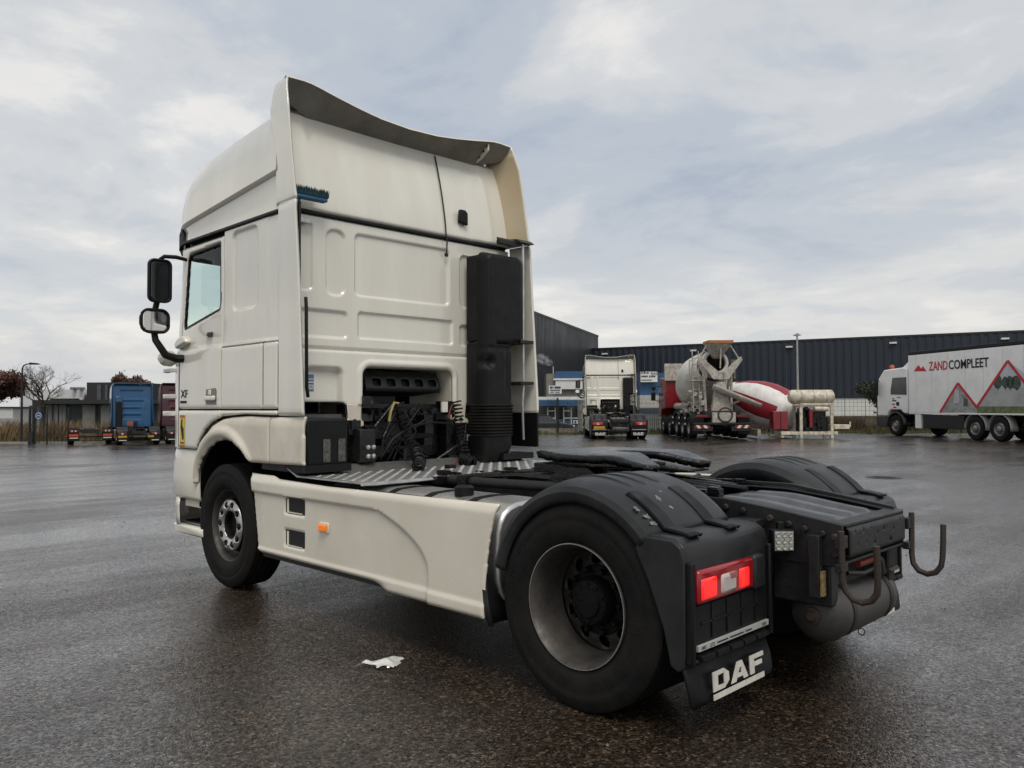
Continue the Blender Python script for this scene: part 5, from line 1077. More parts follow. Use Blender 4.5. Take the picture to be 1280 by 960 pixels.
# ================================================================= box truck with lettering
BH=R_(10); h2=(-math.sin(BH),math.cos(BH))   # heading in (R,D)
BX=thing('box_truck','white box truck with red zigzag and ZANDCOMPLEET lettering on its side','truck',B(19.55,38.6),YAW+BH)
ln2=(-math.cos(BH),-math.sin(BH))            # left normal in (R,D)
def sx(px,off=1.25):
    R0=19.55+ln2[0]*off; D0=38.6+ln2[1]*off; k=(px-640)/1003; return (k*D0-R0)/(h2[0]-k*h2[1])
def szy(px,py,off=1.25):
    t=sx(px,off); D0=38.6+ln2[1]*off+h2[1]*t; R0=19.55; hy=508-1.9*(px-640)/500; return t,1.4762+(hy-py)*D0/1003
for s in (1,-1):
    for x in (0,sx(1218)-.0,sx(1248)): put_wheel(WF,BX,x,s*1.24,.5)
    mb=MB(); mb.box(-9,1.0,s*.36,s*.46,.75,1.0); mb.build('frame_rail',CHAS,BX,bevel=.01)
    for x in (sx(1218),sx(1248)):
        mb=MB(); mb.grid([[(x+.6*math.cos(a),s*y,.52+.58*math.sin(a)) for y in (1.26,.9)] for a in np.linspace(R_(-10),R_(190),14)]); mb.build('mudguard',mat('mudguard_grey',(.28,.28,.27),.5),BX,solid=.012)
    xa=sx(1168); xb=sx(1203)
    mb=MB(); mb.box(xb,sx(1152),s*1.0,s*1.2,.42,1.02); mb.build('side_box',CHAS,BX,bevel=.02)
    mb=MB(); mb.box(sx(1150),sx(1143),s*1.0,s*1.24,.40,1.08); mb.build('side_guard',WPAINT,BX,bevel=.02)
x1=sx(1136); x0=x1-9.2
bx_=MB(); bx_.box(x0,x1,-1.25,1.25,1.13,3.78); bo=bx_.build('cargo_body',WPAINT,BX,bevel=.02)
mb=MB(); mb.box(x0,x1,-1.25,1.25,3.785,3.95); mb.build('roof_edge',BLACK,BX,bevel=.03)
mb=MB(); mb.box(x0,x1,-1.26,1.262,1.06,1.125); mb.build('body_sill',WPAINT,BX,bevel=.01)
for k in range(9):
    xx=x1-.55-1.03*k
    mb=MB(); mb.box(xx,xx+.02,1.251,1.256,1.14,3.77); mb.build('curtain_seam',mat('curtain_grey',(.66,.66,.64),.5),bo)
# red zigzag and the picture fields inside its peaks
ZR=mat('zigzag_red',(.52,.012,.03),.45,var=.05)
def pt(px,py): t,z=szy(px,py); return (t,z)
Z=[pt(1175,515.5),pt(1198,479),pt(1221,509),pt(1261,451),pt(1304,508)]
PH=mat('photo_field',(.33,.34,.33),.5,var=.4,scale=5,col2=(.16,.17,.16))
def poly_side(name,P,mt,y0,y1): mb=MB(); mb.prism(P,y0,y1,'y'); return mb.build(name,mt,bo,smooth=0)
poly_side('picture_gravel',[Z[0],Z[1],Z[2],pt(1221,515.5)],PH,1.2565,1.258)
ske=pt(1304,484); skb=pt(1238,484)
poly_side('picture_sky',[skb,Z[3],ske],mat('photo_sky',(.46,.51,.55),.5,var=.08),1.2565,1.258)
poly_side('picture_water',[Z[2],pt(1224,505),skb,ske,Z[4]],mat('photo_water',(.40,.41,.40),.5,var=.15,scale=2),1.2565,1.258)
poly_side('picture_grass',[pt(1221,508),pt(1304,508),pt(1304,516.5),pt(1221,516.5)],mat('photo_grass',(.14,.18,.07),.6,var=.3,scale=5),1.2565,1.2585)
for k,(cx,r_) in enumerate(((1248,6),(1257.5,5.2),(1263.5,5.5),(1271,6.2))):
    c0=pt(cx,478); P=[(c0[0]+ (r_/27)*math.cos(a)*(.9+.2*random.random()),c0[1]+(r_*1.25/27)*math.sin(a)*(.9+.2*random.random())) for a in np.linspace(0,2*math.pi,18,endpoint=False)]
    poly_side('picture_tree',P,mat('photo_tree',(.06,.085,.065),.6,var=.3,scale=9),1.259,1.260)
    poly_side('picture_trunk',[pt(cx-.4,484),pt(cx+.4,484),pt(cx+.4,488),pt(cx-.4,488)],BLACK,1.259,1.260)
poly_side('picture_machine',[pt(1192,504),pt(1199,504),pt(1199,488),pt(1194,486)],mat('photo_pale',(.5,.5,.49),.5),1.259,1.260)
poly_side('picture_figure',[pt(1204,508),pt(1210,508),pt(1210,499),pt(1205,497)],mat('photo_dark',(.08,.08,.09),.5),1.259,1.260)
zz=MB()
def bar(p,q_,wd=.06):
    d=Vector((q_[0]-p[0],q_[1]-p[1])).normalized(); n_=Vector((-d.y,d.x))*wd; return [(p[0]+n_.x,p[1]+n_.y),(p[0]-n_.x,p[1]-n_.y),(q_[0]-n_.x,q_[1]-n_.y),(q_[0]+n_.x,q_[1]+n_.y)]
for k,(p,q_) in enumerate(zip(Z,Z[1:])): poly_side('zigzag_stripe',bar(p,q_),ZR,1.262+.0006*k,1.264+.0006*k)
poly_side('logo_peak',[pt(1143,464),pt(1149,456),pt(1154.5,464)],ZR,1.258,1.261)
poly_side('logo_peak',[pt(1150.5,463.9),pt(1154.5,457.5),pt(1159,463.9)],ZR,1.2585,1.2615)
xa,za=szy(1162,463.5); xb,_=szy(1186.5,463); xc,_=szy(1237,461.5)
def side_text(s_,xL,xR,z,hgt,mt):
    o=text('lettering',s_,1,mt,bo,Matrix.Identity(4),.002,bold=.017); xs=[v.co.x for v in o.data.vertices]; ys=[v.co.y for v in o.data.vertices]; mn,mxx=min(xs),max(xs); y0_,y1_=min(ys),max(ys)
    o.data.transform(Matrix.Translation((-mn,-y0_,0))); o.data.transform(Matrix.Diagonal(((xL-xR)/(mxx-mn),hgt/(y1_-y0_),1,1))); o.data.transform(basis((xL,1.260,z),(-1,0,0),(0,0,1))); return o
side_text('ZAND',xa,xb+.05,za,.40,ZR); side_text('COMPLEET',xb-.02,xc,za,.40,BLACK)
# cab of the box truck
cf=1.42; cr=x1+.12
mb=MB(); mb.prism([(cr,1.08),(cr,3.15),(cr+.3,3.25),(cf-.55,3.18),(cf-.12,2.75),(cf,1.9),(cf,.95),(.62,.95),(.58,1.12),(.35,1.25),(-.35,1.25),(-.58,1.08)],-1.22,1.22,'y'); cb=mb.build('cab',WPAINT,BX,bevel=.05)
wx0,wx1=sx(1133.5,1.22),sx(1114.5,1.22)
mb=MB(); mb.prism([(wx0,1.95),(wx0-0,2.78),(wx1-.10,2.78),(wx1+.05,2.2),(wx1+.05,1.98)],1.222,1.232,'y'); mb.build('side_window',DGLASS,cb)
mb=MB(); mb.box(wx0+.55,wx0+.75,1.222,1.245,1.45,1.62); mb.build('air_inlet',BLACK,cb,bevel=.01)
mb=MB(); mb.prism([(cf-.05,.42),(cf+.08,.5),(cf+.08,.93),(.63,.93),(.60,.42)],-1.23,1.23,'y'); mb.build('bumper',mat('bumper_dark',(.03,.03,.032),.5),BX,bevel=.03)
mb=MB(); mb.grid([[(.0+.66*math.cos(a),y,.50+.66*math.sin(a)) for y in (1.26,.95)] for a in np.linspace(R_(0),R_(180),16)]); mb.build('front_mudguard',DGREY,BX,solid=.08)
mb=MB(); mb.prism([(cr-.02,3.16),(cr-.02,3.7),(cr+.25,3.5),(cr+.7,3.22)],-1.0,1.0,'y'); mb.build('roof_deflector',WPAINT,BX,bevel=.03)
mb=MB(); mb.lathe([(0,0),(.10,0),(.11,.14),(.07,.2),(0,.21)],14,Matrix.Translation((cf-.75,.9,3.22))@Matrix.Rotation(math.pi/2,4,'X')); mb.build('beacon',mat('orange_beacon',(.45,.08,.005),.3,coat=.3),cb)
mb=MB(); mb.box(cf-.25,cf-.1,1.30,1.52,1.95,2.6); mb.build('mirror',BLACK,BX,bevel=.03)
mb=MB(); mb.tube([(cf-.2,1.2,2.65),(cf-.15,1.4,2.62),(cf-.15,1.42,2.2)],.02,5); mb.build('mirror_arm',BLACK,BX)
print_bars('door_print',[(0,.30,.40,.46),(.03,.16,.50,.55),(.34,.62,.56,.60)],BLACK,cb,basis((wx1-.05,1.2212,1.25),(-1,0,0),(0,0,1)),.003); print_bars('door_print_red',[(0,.20,.22,.29),(.06,.30,.08,.15)],ZR,cb,basis((wx1-.05,1.2212,1.25),(-1,0,0),(0,0,1)),.003); print_bars('door_print',[(0,.34,-.04,0.)],BLACK,cb,basis((wx1-.05,1.2212,1.25),(-1,0,0),(0,0,1)),.003)
for x in (0,sx(1218),sx(1248)): mb=MB(); mb.tube([(x,-1.,.5),(x,1.,.5)],.07,8); mb.build('axle',CHAS,BX)
# ================================================================= buildings
CLADN=mat('navy_cladding',(.012,.018,.030),.55,var=.12,scale=.3,col2=(.016,.022,.034)); CLADG=mat('grey_cladding',(.030,.033,.037),.38,var=.1,scale=.2,metal=.3)
TRIM=mat('dark_trim',(.012,.013,.015),.5)
def corr_wall(P0,P1,z0,z1a,z1b,pitch,depth,name,mt,parent):
    """trapezoidal sheet between two ground points, top height going from z1a to z1b"""
    P0=Vector(P0); P1=Vector(P1); d=P1-P0; d.z=0; L=d.length; d/=L; nrm=Vector((-d.y,d.x,0)); 
    if nrm.dot(CAM-P0)<0: nrm=-nrm
    n=int(L/pitch); mb=MB(); lo=[];hi=[]
    for i in range(n):
        for f,o in ((0,0),(.35,0),(.5,1),(.85,1)):
            t=(i+f)*L/n; p=P0+d*t+nrm*depth*o; k=t/L; lo.append((p.x,p.y,z0)); hi.append((p.x,p.y,z1a+(z1b-z1a)*k))
    mb.grid([lo,hi]); return mb.build(name,mt,parent,smooth=0,recalc=False)
NW=thing('warehouse','long navy warehouse with flat roof and vertical metal cladding','building',B(12.6,115))
NW.location=(0,0,0)
p0,p1,p2,p3=B(11.5,116,0),B(82,76.3,0),B(112,130,0),B(41,170,0)
corr_wall(p0,p1,-1.2,9.75,9.75,.9,.07,'front_wall',CLADN,NW); corr_wall(p1,p2,-1.2,9.75,9.75,.9,.07,'side_wall',CLADN,NW)
mb=MB(); mb.add([(p.x,p.y,9.6) for p in (p0,p1,p2,p3)],[(0,1,2,3)]); mb.build('roof',TRIM,NW)
dv_=(p1-p0).normalized(); nv=Vector((-dv_.y,dv_.x,0)); nv=nv if nv.dot(CAM-p0)>0 else -nv
Mx=lambda o,x,y: basis(o,x,y)
mb=MB(); mb.box(0,(p1-p0).length,-.1,.1,9.6,9.85,Matrix.Translation((p0.x,p0.y,0))@Matrix.Rotation(math.atan2(dv_.y,dv_.x),4,'Z')); mb.build('parapet',TRIM,NW)
WL=mat('white_fitting',(.75,.75,.75),.4)
for px in (757,868,988,1118,1258):
    k=(px-640)/1003; c=p0-B(0,0,0); 
    # crossing of that viewing line with the wall
    R0=11.5; D0=116; hR=(82-11.5); hD=(76.3-116); t=(k*D0-R0)/(hR-k*hD); q=p0.lerp(p1,t)+nv*.25
    mb=MB(); mb.box(-.4,.4,-.15,.15,8.85,9.05,Matrix.Translation((q.x,q.y,0))@Matrix.Rotation(math.atan2(dv_.y,dv_.x),4,'Z')); mb.build('wall_lamp',WL,NW)
GW=thing('warehouse','grey corrugated warehouse gable receding beside the blue-banded office','building',(0,0,0))
g0,g1=B(-2.0,76,0),B(12.9,120,0); g2=B(-22,128,0)
corr_wall(g0,g1,-1.2,12.0,12.0,.55,.06,'gable_wall',CLADG,GW); corr_wall(g0,g2,-1.2,12.0,12.0,.55,.06,'rear_side',CLADG,GW)
mb=MB(); mb.add([(p.x,p.y,11.9) for p in (g0,g1,g2)],[(0,1,2)]); mb.build('roof',TRIM,GW)
dg_=(g1-g0).normalized(); mb=MB(); mb.box(-.1,(g1-g0).length+.05,-.12,.12,11.85,12.08,Matrix.Translation((g0.x,g0.y,0))@Matrix.Rotation(math.atan2(dg_.y,dg_.x),4,'Z')); mb.build('roof_trim',TRIM,GW)
def at(px,py,D):   # a point at depth D seen at that pixel
    x=(px-640)/1003; hy=508-1.9*(px-640)/500
    return B(x*D,D,1.4762+(hy-py)*D/1003)
def rectface(name,px0,px1,py0,py1,D,dep,mt,parent,off=(0,0,0)):
    """upright block facing the yard with given pixel extent at depth D"""
    a=at(px0,py1,D); b=at(px1,py1,D); zt=at(px0,py0,D).z; L=(b-a).length
    mb=MB(); mb.box(0,dep,-L,0,a.z,zt,Matrix.Translation((a.x-off[0],a.y-off[1],0))@Matrix.Rotation(YAW,4,'Z')); return mb.build(name,mt,parent,bevel=.0)
# ---- office with blue bands
OF=thing('office_building','small two-storey office with blue bands and white-framed windows','building',(0,0,0))
STUC=mat('grey_stucco',(.20,.19,.175),.8,var=.15,scale=1.5); BLUEBAND=mat('blue_band',(.025,.085,.19),.45,var=.1); WPAN=mat('white_panel',(.62,.62,.60),.5,var=.06); WFR=mat('white_frame',(.70,.70,.68),.4)
rectface('upper_storey',683,842,467,546,74,9,STUC,OF)
bnd=rectface('upper_band',694,742,464,473,73.7,.3,BLUEBAND,OF)
for (a,b) in ((694.5,719.5),(720.5,742)): rectface('upper_panel',a,b,474.5,486.5,73.6,.25,WPAN,OF)
rectface('panel_ledge',692,742,473,475,73.5,.4,WFR,OF)
rectface('ground_floor',660,725,502,548,69,4.5,DGLASS,OF)
rectface('canopy',660,728,496,501,68,3,WFR,OF); rectface('canopy_band',660,724,500,507.5,67.8,.2,BLUEBAND,OF)
for px in (684.5,694,704.5,714,724): rectface('window_mullion',px-.7,px+.7,509,546,68.7,.25,WFR,OF)
for (a,b,c) in ((684.5,694,505.5),(704.5,714,505.5),(684.5,694,521.5),(704.5,724,522)): rectface('window_transom',a,b,522 if c>510 else 513,523.2 if c>510 else 514.2,68.65,.2,WFR,OF)
for (a,b) in ((696,703.8),(705.2,713.3),(714.7,723.3)): rectface('door_panel',a,b,524,546,68.75,.1,BLUEBAND,OF)
lg=rectface('emblem',716.5,722,525,529.5,68.6,.05,WFR,OF); rectface('emblem_mark',718,720.5,526,528.5,68.5,.05,BLUEBAND,OF)
rectface('chimney_pipe',691.2,692.2,458,468,74.2,.08,ALU,OF)
rectface('right_wing',800,846,466,500,72,2,BLUEBAND,OF); rectface('wing_wall',800,846,494,512,71.8,2,mat('pale_brick',(.42,.41,.38),.7,var=.12,scale=4),OF); rectface('wing_door',800,846,510,520,71.7,.5,mat('teal_dark',(.03,.045,.055),.6),OF)
SG=tag(rectface('company_sign',686,702,482,492,67,.1,mat('sign_white',(.70,.70,.70),.4,var=.03),None),'white company sign board on posts above the blue canopy','sign')
SGM=lambda p: Matrix.Translation(p)@Matrix.Rotation(YAW-math.pi/2,4,'Z')@Matrix.Rotation(math.pi/2,4,'X')
print_bars('sign_print',[(.06,.28,.34,.50),(.32,.40,.38,.46),(.46,.96,.34,.50),(.06,.92,.16,.23),(.06,.40,.0,.05),(.5,.9,.0,.05)],mat('sign_blue_print',(.04,.06,.12),.5),SG,SGM(at(686.6,490.5,66.98)),.02)
S2=tag(rectface('company_sign',801,822,464.5,477.5,71.5,.1,mat('sign_white',(.70,.70,.70),.4,var=.03),None),'white lettered sign on the blue wall behind the white tractor','sign')
PRN=mat('sign_dark_print',(.08,.08,.09),.5)
text('sign_print','BAS',.46,PRN,S2,SGM(at(814,468.3,71.42))@Matrix.Diagonal((.75,.8,1,1)),.004)
print_bars('sign_small_print',[(.04,.16,.72,.90),(.24,.42,.72,.90),(.48,.72,.74,.84),(.04,.62,.42,.54),(.74,.86,.38,.54),(.92,1.3,.42,.54),(.04,1.0,.12,.18)],PRN,S2,SGM(at(801.2,477,71.48)),.02)
# sign posts
PS=tag(rectface('concrete_column',722.5,734,500,546,58,.5,mat('weathered_concrete',(.17,.165,.155),.85,var=.3,scale=2,bump=.2,bscale=15,col2=(.08,.075,.065)),None),'weathered grey concrete column standing between office windows and tractor','column')
# ---- low wall under the office fence
LW=tag(rectface('low_wall',655,722,535.5,549,42.5,.3,mat('stained_render',(.30,.27,.225),.85,var=.25,scale=1.2,col2=(.17,.145,.11)),None),'low stained concrete wall below the office fence','wall')
# ---- grey steel palisade right of the white tractor
PF=thing('palisade_fence','grey upright-bar steel fence behind the mixer truck','fence',(0,0,0))
for k in range(16):
    px=802+k*2.75; rectface('fence_bar',px,px+1.5,518,543,46,.05,mat('galvanised',(.28,.29,.30),.5,metal=.4),PF)
rectface('fence_rail',801,846,521,522.5,46.1,.05,mat('galvanised',(.28,.29,.30),.5),PF)
# ---- white store and hedge at the right
SB=thing('store_building','low white panel building behind the right-hand fence','building',(0,0,0))
for k in range(10): rectface('wall_panel',1030+k*26,1055.3+k*26,497.5,521,62,5,WPAN,SB)
rectface('base_band',1030,1290,520,545,61.8,5,mat('brown_base',(.10,.075,.05),.85,var=.3,scale=2),SB); rectface('roof_slab',1029,1292,495.5,497.4,61.9,5.5,TRIM,SB)
# ---- left: low office with grey panels
LO=thing('office_building','dark flat-roofed office with grey wall panels and black upper box','building',(0,0,0))
DK=mat('anthracite',(.018,.020,.023),.5,var=.1); GP=mat('grey_panel',(.15,.15,.15),.7,var=.15,scale=1)
rectface('dark_core',40,230,503,552,76,8,DK,LO); rectface('roof_slab',40,232,500,505,75,10,DK,LO); up_=rectface('upper_box',108,170,478,502,77,8,DK,LO)
for (a,b) in ((46,55),(57,65),(67,72),(74,82.5),(103,118.5),(126,140),(142,150)): rectface('wall_panel',a,b,506,546,75.7,.3,GP,LO)
for (a,b) in ((121,126),(131,134),(142,145)): rectface('upper_window',a,b,481,500,76.9,.1,mat('grey_glass',(.06,.065,.07),.15),LO)
for k in range(6): rectface('roof_unit',62+k*5.2,66+k*5.2,498,500.5,75.5,1,DK,LO)
WB=thing('factory_hall','pale factory hall with roof fans behind the bare tree','building',(0,0,0))
rectface('hall',24,112,487,545,125,30,mat('pale_clad',(.55,.56,.57),.5,var=.04),WB)
for px in (87,95.5): rectface('roof_fan',px,px+4.5,484,487,124,1.5,mat('fan_grey',(.16,.16,.17),.5),WB)
WH=thing('white_house','small white flat-roofed building behind the brown-leaved tree','building',(0,0,0))
rectface('wall',-25,16,510,545,92,8,mat('white_render',(.55,.55,.54),.7,var=.05),WH); rectface('roof_edge',-26,17.5,508.5,510,91.8,8.5,TRIM,WH); rectface('garden_wall',-25,36,523,545,86,.4,mat('grey_wall',(.30,.30,.29),.8),WH)
# ================================================================= fences, lamps, gate, verge
FBLK=mat('fence_black',(.012,.013,.013),.5)
def fence(label,pA,pB,n,h,grp=None):
    F=thing('mesh_fence',label,'fence',(0,0,0)); pA=Vector(pA); pB=Vector(pB)
    for k in range(n+1):
        p=pA.lerp(pB,k/n); mb=MB(); mb.box(-.035,.035,-.035,.035,0,h+.12,Matrix.Translation(p)); po=mb.build('post',FBLK,F)
        if k<n:
            q=pA.lerp(pB,(k+1)/n); mb=MB(); L=(q-p).length
            for i in range(int(h/.22)+1): z=.08+i*.22; mb.tube([p+Vector((0,0,z)),q+Vector((0,0,z))],.007,3,caps=False)
            m=int(L/.20)
            for i in range(m): c=p.lerp(q,(i+.5)/m); mb.tube([c+Vector((0,0,.06)),c+Vector((0,0,h))],.006,3,caps=False)
            tag(mb.build('wire_panel',FBLK,F,smooth=0),kind='stuff')
    return F
fence('black wire mesh fence along the right edge of the yard',B(13.5,42.2,0),B(33,41.2,0),6,1.75)
fence('black wire mesh fence standing on the low office wall',B(-.5,42.3,0),B(8.2,42.3,0),3,1.8)
def street_lamp(label,p,h,arm,side=1,mt=None):
    T=thing('street_lamp',label,'lamp post',p); mt=mt or CHAS
    mb=MB(); d=RT*side
    if arm: mb.tube([(0,0,0),(0,0,h*.55),(0,0,h-.35),d*.08+Vector((0,0,h-.12)),d*.3+Vector((0,0,h-.02)),d*(arm*.5)+Vector((0,0,h))],[.085,.07,.05,.045,.04,.04],8)
    else: mb.tube([(0,0,0),(0,0,h)],[.10,.06],8)
    mb.build('pole',mt,T)
    mb=MB()
    if arm:
        M=Matrix.Rotation(math.atan2(d.y,d.x),4,'Z'); mb.prism([(arm*.4,h-.05),(arm*.55,h+.09),(arm*.95,h+.05),(arm*1.15,h-.03),(arm*.9,h-.06)],-.14,.14,'y',M)
    else: mb.prism([(-.28,h-.02),(0,h+.14),(.28,h-.02),(.1,h-.05),(-.1,h-.05)],-.12,.12,'y',Matrix.Rotation(YAW+math.pi/2,4,'Z'))
    mb.build('lamp_head',mt,T,bevel=.01); return T
street_lamp('dark street lamp with curved arm beside the brown-leaved tree',B(-33.0,54.0),5.35,1.05)
street_lamp('pale lamp pole with twin head in front of navy warehouse',B(19.6,55,-.6),6.9,0,1,mat('grey_pole',(.36,.36,.36),.5,metal=.3))
GT=thing('sliding_gate','black sliding gate with tall guide posts on the left verge','gate',(0,0,0))
for px in (37.5,42.8): 
    p=at(px,552.5,53); p.z=gz(-32,53); mb=MB(); mb.box(-.07,.07,-.07,.07,0,2.35,Matrix.Translation(p)); mb.build('guide_post',FBLK,GT)
for px in (59,85.5):
    p=at(px,553,52.5); p.z=gz(-30,52.5); mb=MB(); mb.box(-.045,.045,-.045,.045,0,2.4,Matrix.Translation(p)); mb.build('post',FBLK,GT)
rectface('top_rail',36.5,64,506.8,508.3,53,.06,FBLK,GT); rectface('drive_box',34.8,41,540,554,52.8,.3,FBLK,GT)
for k in range(9): rectface('gate_bar',45+k*4.6,45.4+k*4.6,508,553.5,52.6,.03,FBLK,GT)
p=at(48.2,519.5,52.3); SGN=thing('round_sign','round blue sign fixed to the black sliding gate','sign',p,YAW+math.pi)
mb=MB(); mb.lathe([(0,-.015),(.21,-.015),(.21,.012),(0,.012)],24,Matrix.Rotation(-math.pi/2,4,'Z')); mb.build('sign_disc',mat('sign_blue',(.02,.10,.32),.4),SGN)
mb=MB(); mb.lathe([(.17,.013),(.185,.0155),(.20,.013)],24,Matrix.Rotation(-math.pi/2,4,'Z')); mb.build('sign_ring',LETTER,SGN); mb=MB(); mb.box(.0135,.018,-.09,.09,-.02,.02); mb.build('sign_bar',LETTER,SGN)
# grass verge, dry tall grass
GRASS=mat('grass_green',(.045,.070,.018),.9,var=.3,scale=1.5,col2=(.09,.095,.03),bump=.4,bscale=30)
def strip(name,R0,R1,D0,D1,dz,mt,n=24):
    mb=MB(); mb.grid([[B(a,d)+Vector((0,0,dz)) for a in np.linspace(R0,R1,n)] for d in np.linspace(D0,D1,6)]); return tag(mb.build(name,mt,None,smooth=60),kind='structure')
strip('lawn',-66,-21,54.6,88,.02,GRASS); strip('verge',0.,60,42.6,70,.015,GRASS)
KB=MB()
kerb=MB(); kerb.grid([[B(a,53.5)+Vector((0,0,z)) if q==0 else B(a,53.8)+Vector((0,0,z)) for q,z in ((0,-.05),(0,.12),(1,.12),(1,-.05))] for a in np.linspace(-66,-21,30)]); tag(kerb.build('kerb',mat('kerb_stone',(.27,.26,.24),.8,var=.15),None,smooth=0),kind='structure')
strip('pavement',-66,-21,53.8,54.7,.05,mat('paving',(.24,.22,.20),.8,var=.15))
def tufts(name,label,R0,R1,D0,D1,n,h,cols,cat='grass'):
    obs=[]
    rr=random.Random(len(name)+n); mb=MB()
    for k in range(n):
        a=rr.uniform(R0,R1); d=rr.uniform(D0,D1); p=B(a,d); hh=h*rr.uniform(.5,1.15)*(0.75+.35*math.sin(a*1.7)+.15*math.sin(a*5.1)); lx=rr.uniform(-.25,.25)*hh; ly=rr.uniform(-.25,.25)*hh; w_=.018*rr.uniform(.7,1.8); an=rr.uniform(0,3.14); c,s_=math.cos(an)*w_,math.sin(an)*w_
        mb.add([(p.x-c,p.y-s_,p.z),(p.x+c,p.y+s_,p.z),(p.x+lx+c*.6,p.y+ly+s_*.6,p.z+hh*.7),(p.x+lx*1.7,p.y+ly*1.7,p.z+hh)],[(0,1,2),(0,2,3)])
    o=mb.build(name,cols,None,smooth=0,recalc=False); return tag(o,label,cat,kind='stuff')
DRY=mat('dry_grass',(.20,.14,.07),.9,var=.3,scale=.35,col2=(.12,.075,.045))
tufts('tall_dry_grass','tall brown dry grass in front of the dark office',-66,-24,56.2,59.0,18000,1.35,DRY)
tufts('lawn_grass','short green grass along the left verge',-66,-22,54.7,56.5,9000,.18,GRASS)
tufts('fence_weeds','low green weeds at the foot of the right fence',0.5,40,41.5,44,9000,.28,mat('weed_green',(.075,.085,.022),.9,var=.3,scale=.6,col2=(.12,.10,.04)))
tufts('brown_hedge','low brown winter hedge behind the right fence',13.5,40,46,48,14000,.75,mat('hedge_brown',(.085,.06,.038),.9,var=.3,scale=.8,col2=(.05,.04,.022)))
# ================================================================= trees
BARK=mat('bark',(.07,.06,.05),.9,var=.3,scale=8,bump=.3,bscale=20)
def tree(label,p,h,spread,trunk_h,leaf=None,nleaf=0,lsize=.12,seed=1,depth=5,name='broadleaf_tree',tr=.14,up=.35):
    rr=random.Random(seed); T=thing(name,label,'tree',p); tk=MB(); br=MB(); tips=[]
    tk.tube([(0,0,0),(rr.uniform(-.05,.05),rr.uniform(-.05,.05),trunk_h*.5),(0,0,trunk_h)],[tr,tr*.8,tr*.62],8); tk.build('trunk',BARK,T)
    def grow(a,d,L,r,k):
        b=a+d*L; m=(a+b)/2+Vector((rr.uniform(-1,1),rr.uniform(-1,1),rr.uniform(-1,1)))*L*.06
        br.tube([a,m,b],[r,r*.82,r*.62],5 if k>2 else 3,caps=False)
        if k<=3: tips.append(m)
        if k==0: tips.append(b); return
        for i in range(rr.choice((2,3,3)) if k<depth else 5):
            e=Vector((rr.uniform(-1,1)*spread,rr.uniform(-1,1)*spread,rr.uniform(-.3,1.)*up)); nd=(d*.85+e).normalized(); grow(b if i<2 else a.lerp(b,rr.uniform(.45,.95)),nd,L*rr.uniform(.62,.86),r*.62,k-1)
    grow(Vector((0,0,trunk_h*.9)),Vector((0,0,1)),(h-trunk_h)*.27,tr*.6,depth)
    br.build('branches',BARK,T,smooth=60)
    if leaf:
        lf=MB()
        for k in range(nleaf):
            c=rr.choice(tips)+Vector((rr.gauss(0,.16),rr.gauss(0,.16),rr.gauss(0,.14))); a=Vector((rr.uniform(-1,1),rr.uniform(-1,1),rr.uniform(-1,1))).normalized()*lsize*rr.uniform(.5,1.2); b=a.orthogonal().normalized()*a.length*.6
            lf.add([c-a,c+b,c+a,c-b],[(0,1,2,3)])
        tag(lf.build('crown',leaf,T,smooth=0,recalc=False),kind='stuff')
    return T
LEAFR=mat('leaf_brown',(.085,.035,.028),.7,var=.3,scale=1.2,col2=(.12,.055,.035)); LEAFO=mat('leaf_rust',(.10,.045,.028),.7,var=.3,scale=1.2,col2=(.07,.04,.03)); NEED=mat('needle_green',(.022,.032,.018),.8,var=.3,scale=2,col2=(.05,.055,.03))
tree('brown-leaved tree at the left behind the street lamp',B(-40.2,61),7.2,1.1,1.3,LEAFR,16000,.13,3,6,tr=.2,up=.30)
tree('bare leafless tree beside the street lamp',B(-36.3,62),6.6,.95,1.2,None,0,.1,11,7,tr=.2,up=.5)
tree('rust-brown tree rising above the roof of the dark office',B(-45.5,95),7.6,.95,2.2,LEAFO,6000,.17,5,5,tr=.2,up=.4)
tree('small dark leafy tree beside the black upper box',B(-43.2,84),4.9,.8,1.8,LEAFO,1800,.12,8,4,tr=.12)
for k,(a,d,h) in enumerate(((24.6,54,4.6),(26.2,55,3.9))):
    tree(('loose evergreen shrub left of the box truck cab','thin evergreen shrub directly behind the box truck cab')[k],B(a,d),h,.85,.6,NEED,2600,.10,20+k,4,'evergreen_shrub',.09,.5)
